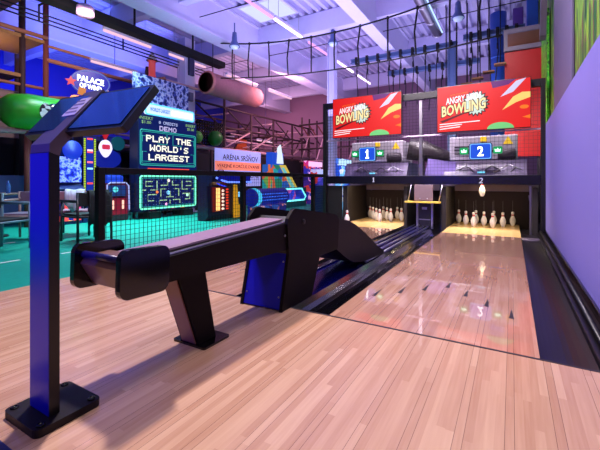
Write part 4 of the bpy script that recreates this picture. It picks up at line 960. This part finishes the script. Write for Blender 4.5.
obj('neon_frame', MB().tube([(-6.91, a, z) for a, z in ((10.55,0.25), (12.15,0.25), (12.27,0.37), (11.95,0.68), (10.85,0.68), (10.46,0.38))], 0.03, 6, True), G('neon_aqua', (120,250,255), 1.8), t, 'aqua neon frame')
obj('front_base', MB().box(-7.40, -6.96, 10.4, 12.4, 0.0, 0.72), M('base_teal', (16,90,90), 0.5), t)

def lit_cab(label, xf, y0, y1, z1, cols, scale, es, rows):
    t = cab('arcade_cabinet', label, 'arcade machine', xf, y0, y1, [(0,0),(0,z1*0.45),(-0.1,z1*0.5),(0.06,z1*0.56),(0.06,z1),(0.28,z1),(0.28,0)], art('cabinet_side_art', cols, scale*0.8, es*0.5))
    A = art('cabinet_art', cols, scale, es)
    obj('side_art', MB().box(xf, xf+0.012, y0+0.03, y1-0.03, 0.06, z1*0.44), A, t, 'colourful lower front')
    obj('screen', MB().box(xf-0.058, xf-0.03, y0+0.05, y1-0.05, z1*0.58, z1*0.85), A, t, 'lit screen')
    obj('marquee', MB().box(xf-0.058, xf+0.05, y0+0.03, y1-0.03, z1*0.87, z1*0.98), G('cab_marquee', rows, 1.2), t, 'lit marquee')
    return t
lit_cab('dark arcade cabinet with magenta and white lights right of the ramp tower', -7.2, 13.1, 14.2, 1.80, [(30,20,110), (190,40,120), (60,30,140), (240,180,230), (30,40,160), (200,60,60)], 7, 0.9, (250,190,240))
lit_cab('red-lit arcade cabinet beside the last fence post', -5.2, 10.05, 10.7, 1.34, [(200,50,40), (40,40,160), (200,190,240), (90,60,190), (250,230,255)], 6, 0.9, (170,180,240))
lit_cab('blue and white lit arcade cabinet behind the left end of the bar', -4.9, 11.0, 11.9, 1.72, [(30,80,200), (120,200,250), (30,40,150), (230,240,255), (80,130,230)], 5, 1.0, (190,230,255))
lit_cab('violet lit arcade cabinet seen through the mesh by sign 1', -4.2, 12.0, 12.9, 1.72, [(60,50,170), (150,120,240), (40,30,130), (230,190,250), (80,110,230)], 6, 1.0, (210,190,255))
lit_cab('far blue arcade cabinet behind the left pinsetter', -3.3, 12.8, 13.8, 1.72, [(40,60,190), (150,90,200), (40,30,140), (200,200,250), (60,110,220)], 6, 1.0, (190,200,255))
t = cab('light_totem', 'slim game totem of blue and pink lights beside the left frame post', 'arcade machine', -4.12, 8.25, 8.55, [(0,0),(0,0.86),(0.3,0.86),(0.3,0)], NAVY)
for i in range(6):
    obj('light_cell', MB().box(-4.12, -4.11, 8.27, 8.53, 0.06+i*0.13, 0.16+i*0.13), G('totem_cell', ((60,100,230), (110,180,240), (240,90,190), (80,90,220), (190,80,210), (90,130,240))[i], 1.1), t, 'lit cell')

# banner
bn = thing('hockey_banner', 'lilac and orange banner reading ARENA SRSNOV on the dark wall', 'banner', (-8.98, 9.2, 0.9))
bx, b0, b1 = -8.98, 9.47, 12.15
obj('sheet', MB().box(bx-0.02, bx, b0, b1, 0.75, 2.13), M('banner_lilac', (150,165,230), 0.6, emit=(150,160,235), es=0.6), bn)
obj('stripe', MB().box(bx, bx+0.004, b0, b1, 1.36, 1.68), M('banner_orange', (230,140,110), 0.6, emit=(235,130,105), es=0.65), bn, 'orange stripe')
BT = M('banner_text', (30,26,60), 0.6)
text('lettering', 'ARÉNA SRŠŇOV', BT, bn, (bx, (b0+b1)/2+0.1, 1.87), U, V, 2.1, 0.27, 0.003, bold=0.01)
text('lettering', 'VEREJNÉ KORČUĽOVANIE', M('banner_maroon', (110,30,40), 0.6), bn, (bx+0.004, (b0+b1)/2, 1.52), U, V, 2.5, 0.22, 0.003, bold=0.01)
text('lettering', 'CELOROČNE', BT, bn, (bx, (b0+b1)/2+0.35, 1.19), U, V, 1.75, 0.24, 0.003, bold=0.01)
obj('badge', MB().plate(circ(0.2, 20), (bx, b0+0.30, 1.22), U, V, 0.004), M('badge_navy', (50,50,120), 0.6), bn, 'round navy badge')
obj('badge_ring', MB().plate(circ(0.15, 20), (bx+0.004, b0+0.30, 1.22), U, V, 0.003), M('badge_pale', (170,160,210), 0.6), bn)
obj('pole', MB().tube([(bx-0.06, b0-0.1, 0), (bx-0.06, b0-0.1, 2.05)], 0.05), DARKM, bn)

# ------------------------------------------------------------------ tables and chairs at left
CH = M('chair_metal', (92,120,140), 0.35, var=0.1); SEAT = M('chair_seat', (120,96,120), 0.5)
def make_chair(name, label, fm, sm):
    t = thing(name, label, 'chair', (0,0,0), 'metal armchairs on the green carpet')
    w, d = 0.27, 0.26
    obj('seat', MB().box(-w+0.02, w-0.02, -d+0.02, d-0.02, 0.415, 0.455, 0.012), sm, t)
    obj('backrest', MB().box(-w+0.02, w-0.02, d-0.03, d+0.0, 0.58, 0.80, 0.012), sm, t)
    for sx in (-1, 1):
        for sy in (-1, 1):
            obj('leg', MB().tube([(sx*w, sy*d, 0), (sx*w, sy*d*0.95, 0.66 if sy < 0 else 0.80)], 0.02, 8), fm, t)
        obj('armrest', MB().tube([(sx*w, -d, 0.66), (sx*w, d*0.95, 0.66)], 0.024, 8), fm, t)
    obj('seat_rail', MB().tube([(-w,-d,0.41), (w,-d,0.41), (w,d,0.41), (-w,d,0.41)], 0.016, 6, True), fm, t)
    return t
c0 = make_chair('armchair', 'teal-grey metal armchair at the left edge of the photo', CH, M('black_seat', (24,22,30), 0.6))
c0.location = (-6.30, 2.28, 0); c0.rotation_euler = (0,0,1.9)
c1 = make_chair('armchair', 'pinkish-brown armchair on the far side of the table beside the kiosk post', M('brown_frame', (150,110,112), 0.5), SEAT)
c1.location = (-7.06, 2.95, 0); c1.rotation_euler = (0,0,0.6)
c2 = make_chair('armchair', 'black-framed armchair with a pale garment seen right of the kiosk post', M('dark_chair_frame', (30,28,44), 0.4), M('pinkish_seat', (170,110,130), 0.5))
c2.location = (-6.95, 3.70, 0); c2.rotation_euler = (0,0,-2.3)
c3 = make_chair('armchair', 'dark armchair half hidden behind the first fence post', M('black_frame2', (18,16,26), 0.4), M('black_seat2', (18,16,24), 0.6))
c3.location = (-6.10, 3.42, 0); c3.rotation_euler = (0,0,-1.6)
tb = thing('side_table', 'round brown cafe table at the left edge of the photo', 'table', (-7.9, 2.75, 0))
obj('top', MB().lathe([(0.0,0.735),(0.44,0.735),(0.46,0.75),(0.45,0.765),(0.0,0.765)], (-7.9,2.75,0), 26), M('table_brown', (110,74,70), 0.35), tb)
obj('stem', MB().lathe([(0.04,0.03),(0.035,0.735)], (-7.9,2.75,0), 12), BLACK, tb)
obj('foot', MB().lathe([(0.0,0),(0.27,0),(0.26,0.02),(0.05,0.04),(0.0,0.04)], (-7.9,2.75,0), 20), BLACK, tb)
tag(obj('water_bottle', MB().lathe([(0.0,0),(0.033,0),(0.035,0.02),(0.035,0.14),(0.014,0.19),(0.014,0.22),(0.0,0.22)], (-7.72,2.95,0.766), 14), M('bottle_blue', (90,150,230), 0.1, trans=0.6)), 'clear blue bottle on the cafe table', 'bottle')
tag(obj('paper_cup', MB().lathe([(0.0,0),(0.04,0),(0.05,0.10),(0.044,0.10),(0.0,0.02)], (-8.0,2.45,0.766), 14), M('cup_pink', (210,150,170), 0.5)), 'pinkish cup on the cafe table', 'cup')
dv = thing('low_partition', 'low blue partition behind the cafe table', 'partition', (-9.4, 3.0, 0))
obj('panel', MB().box(-9.4, -9.34, 1.9, 3.35, 0.1, 1.12, 0.01), G('partition_blue', (26,60,180), 0.55), dv)
obj('end_panel', MB().box(-9.4, -9.34, 3.36, 4.1, 0.1, 1.10, 0.01), M('partition_slate', (60,80,140), 0.5), dv, 'slate end panel')
obj('leg', MB().box(-9.42, -9.32, 2.0, 2.1, 0, 0.1), BLACK, dv); obj('leg', MB().box(-9.42, -9.32, 3.9, 4.0, 0, 0.1), BLACK, dv)
# garment: folded cloth over the chair back
def garment(name, label, cx, cy, ang, u0, w_, low, mat, seed):
    def loc(u, v, z): return (cx + u*math.cos(ang) - v*math.sin(ang), cy + u*math.sin(ang) + v*math.cos(ang), z)
    nu = 11; path = [(0.32, low), (0.315, (low+0.8)/2), (0.31, 0.70), (0.285, 0.825), (0.235, 0.835), (0.205, 0.80), (0.19, 0.65), (0.17, 0.52)]
    g = []; m_ = len(path)
    for i in range(nu):
        for j, (v, z) in enumerate(path):
            e = (1 if j in (0, 7) else 0.12)
            g.append(loc(u0 + w_*i/(nu-1), v + 0.022*math.sin(i*1.7 + j*0.8 + seed), z + 0.06*math.sin(i*0.8 + seed)*e))
    gm = MB().add(g, [(i*m_+j, i*m_+j+1, (i+1)*m_+j+1, (i+1)*m_+j) for i in range(nu-1) for j in range(m_-1)], True)
    go = tag(obj(name, gm, mat), label, 'garment')
    md = go.modifiers.new('thickness', 'SOLIDIFY'); md.thickness = 0.012
garment('pale_garment', 'pale garment hung over the back of the black-framed armchair', -6.95, 3.70, -2.3, -0.20, 0.30, 0.50, M('garment_white', (205,190,215), 0.8, bump=0.3), 0.0)
garment('dark_coat', 'dark coat hung over the armchair behind the first fence post', -6.10, 3.42, -1.6, -0.22, 0.34, 0.24, M('coat_black', (16,14,24), 0.85, bump=0.3), 1.2)

# ------------------------------------------------------------------ camera
cd = bpy.data.cameras.new('camera'); cam = bpy.data.objects.new('camera', cd); COL.objects.link(cam)
F = 363.0
cd.sensor_width = 36.0; cd.lens = 36.0*F/600.0; cd.shift_y = -45.0/600.0; cd.clip_start = 0.05; cd.clip_end = 100
cam.location = (0, 0, 1.0); cam.rotation_euler = (PI/2, 0, math.atan(212/363.0))
SC.camera = cam

# ------------------------------------------------------------------ light
def area(name, loc, target, size, power, col, size_y=None, spread=PI):
    l = bpy.data.lights.new(name, 'AREA'); l.energy = power; l.color = col; l.size = size; l.spread = spread
    if size_y: l.shape = 'RECTANGLE'; l.size_y = size_y
    o = bpy.data.objects.new(name, l); COL.objects.link(o); o.location = loc
    o.rotation_euler = (Vector(target) - Vector(loc)).to_track_quat('-Z', 'Y').to_euler()
    return o
def spot(name, loc, target, power, col, ang=60, blend=0.5, r=0.1):
    l = bpy.data.lights.new(name, 'SPOT'); l.energy = power; l.color = col; l.spot_size = math.radians(ang); l.spot_blend = blend; l.shadow_soft_size = r
    o = bpy.data.objects.new(name, l); COL.objects.link(o); o.location = loc
    o.rotation_euler = (Vector(target) - Vector(loc)).to_track_quat('-Z', 'Y').to_euler()
    return o
PINKW = (1.0, 0.80, 0.84)
area('approach_lamp', (-2.9, 2.2, 4.9), (-1.6, 1.8, 0), 0.25, 285, (1.0, 0.85, 0.88))
area('lane_lamp', (-0.8, 4.6, 5.0), (-0.7, 4.4, 0), 0.8, 66, (1.0, 0.82, 0.92), spread=2.0)
area('front_lamp', (0.8, -0.4, 4.9), (0.3, 1.2, 0), 0.8, 26, (1.0, 0.84, 0.92), spread=2.0)
area('pin_lamp_right', (-0.53, 8.2, 0.967), (-0.53, 8.15, 0), 1.15, 13, (1.0, 0.80, 0.48), 0.08)
area('pin_lamp_left', (-2.72, 8.2, 0.967), (-2.72, 8.15, 0), 1.15, 12, (1.0, 0.80, 0.52), 0.08)
spot('tunnel_fill', (-6.6, 6.2, 4.3), (-8.05, 8.6, 3.98), 60, (1.0, 0.66, 0.5), 40, 0.6)  # added spot to brighten the tunnel mouth, no fixture there
area('roof_wash_violet', (-4.2, 8.5, 3.4), (-4.2, 8.8, 6), 5.0, 320, (0.56, 0.49, 1.0), 6.0)
area('roof_wash_right', (-1.4, 13.5, 3.0), (-1.4, 14.0, 6), 3.0, 110, (0.62, 0.58, 1.0), 6.0)
area('roof_wash_pink', (-6.0, 14.0, 2.4), (-6.0, 15.0, 6), 5.0, 75, (0.95, 0.52, 0.95), 4.0)
area('roof_wash_blue', (-11.5, 6.5, 4.2), (-13.5, 6.5, 6), 4.0, 230, (0.14, 0.20, 1.0), 6.0)
area('roof_wash_front', (-5.2, 1.2, 3.6), (-5.2, 1.2, 6), 2.0, 130, (0.10, 0.25, 1.0), 2.0)
area('wall_wash_blue', (-13.5, 6.0, 3.2), (-17, 6.0, 3.5), 3.0, 200, (0.06, 0.10, 1.0), 8.0)
area('play_wash_pink', (-7.0, 11.5, 4.4), (-10.6, 13.0, 2.6), 2.0, 170, (1.0, 0.50, 0.58), 1.0)
area('back_wash_pink', (-11.5, 15.5, 4.6), (-11.5, 18.5, 3.2), 5.0, 80, (1.0, 0.50, 0.66), 1.0)
area('carpet_lamp', (-7.2, 5.2, 4.6), (-7.2, 5.2, 0), 2.0, 230, (0.45, 0.95, 1.0), spread=1.5)
area('wall_lamp', (-0.9, 4.2, 4.6), (0.6, 5.0, 1.0), 0.8, 40, (0.62, 0.50, 1.0))
area('mesh_fill', (-1.6, 6.2, 4.5), (-1.6, 8.5, 1.4), 2.6, 120, (1.0, 0.88, 1.0), 0.5, spread=1.2)  # unseen light, added to brighten the pinsetters through the mesh
area('pinsetter_fill', (-1.7, 8.2, 2.66), (-1.7, 8.9, 1.2), 4.0, 75, (1.0, 0.88, 0.96), 0.1)  # extra light added behind the screens for the pinsetter housings
area('platform_fill', (-0.5, 8.4, 4.5), (0.3, 9.9, 3.0), 0.6, 9, (1.0, 0.9, 0.9), spread=2.0)  # small light added to lift the red wall
area('tower_fill', (-10.7, 3.4, 3.6), (-10.7, 3.4, 5), 1.0, 16, (1.0, 0.75, 0.5))  # warm light added below the platforms to show their undersides
area('rail_fill', (-7.6, 4.2, 4.3), (-10.0, 5.0, 3.5), 0.6, 30, (1.0, 0.78, 0.72), spread=2.2)  # warm light added to brighten the pipe rails
spot('blue_front_fill', (-2.6, -2.6, 1.9), (-1.72, 1.5, 0.75), 260, (0.02, 0.02, 1.0), 34, 0.7)  # unseen blue source added behind the camera for post and tower
spot('bar_blue_fill', (-4.6, 6.2, 1.6), (-2.6, 8.0, 0.98), 30, (0.03, 0.04, 1.0), 40, 0.7)  # added spot, stands in for blue arcade light on the bar
area('jungle_lamp', (-0.6, 6.5, 5.2), (0.7, 5.5, 4.0), 0.6, 42, (1.0, 0.95, 0.8))
spot('post_blue_fill', (-2.4, -1.6, 1.9), (-1.71, 0.78, 1.0), 240, (0.01, 0.01, 1.0), 18, 0.9)  # another added blue source, only to brighten the post front
W = bpy.data.worlds.new('hall_ambient'); SC.world = W; W.use_nodes = True
W.node_tree.nodes['Background'].inputs[0].default_value = (0.20, 0.14, 0.34, 1); W.node_tree.nodes['Background'].inputs[1].default_value = 0.36
SC.view_settings.view_transform = 'Standard'; SC.view_settings.look = 'None'; SC.view_settings.exposure = 0.0; SC.view_settings.gamma = 1.0
SC.view_settings.use_curve_mapping = False
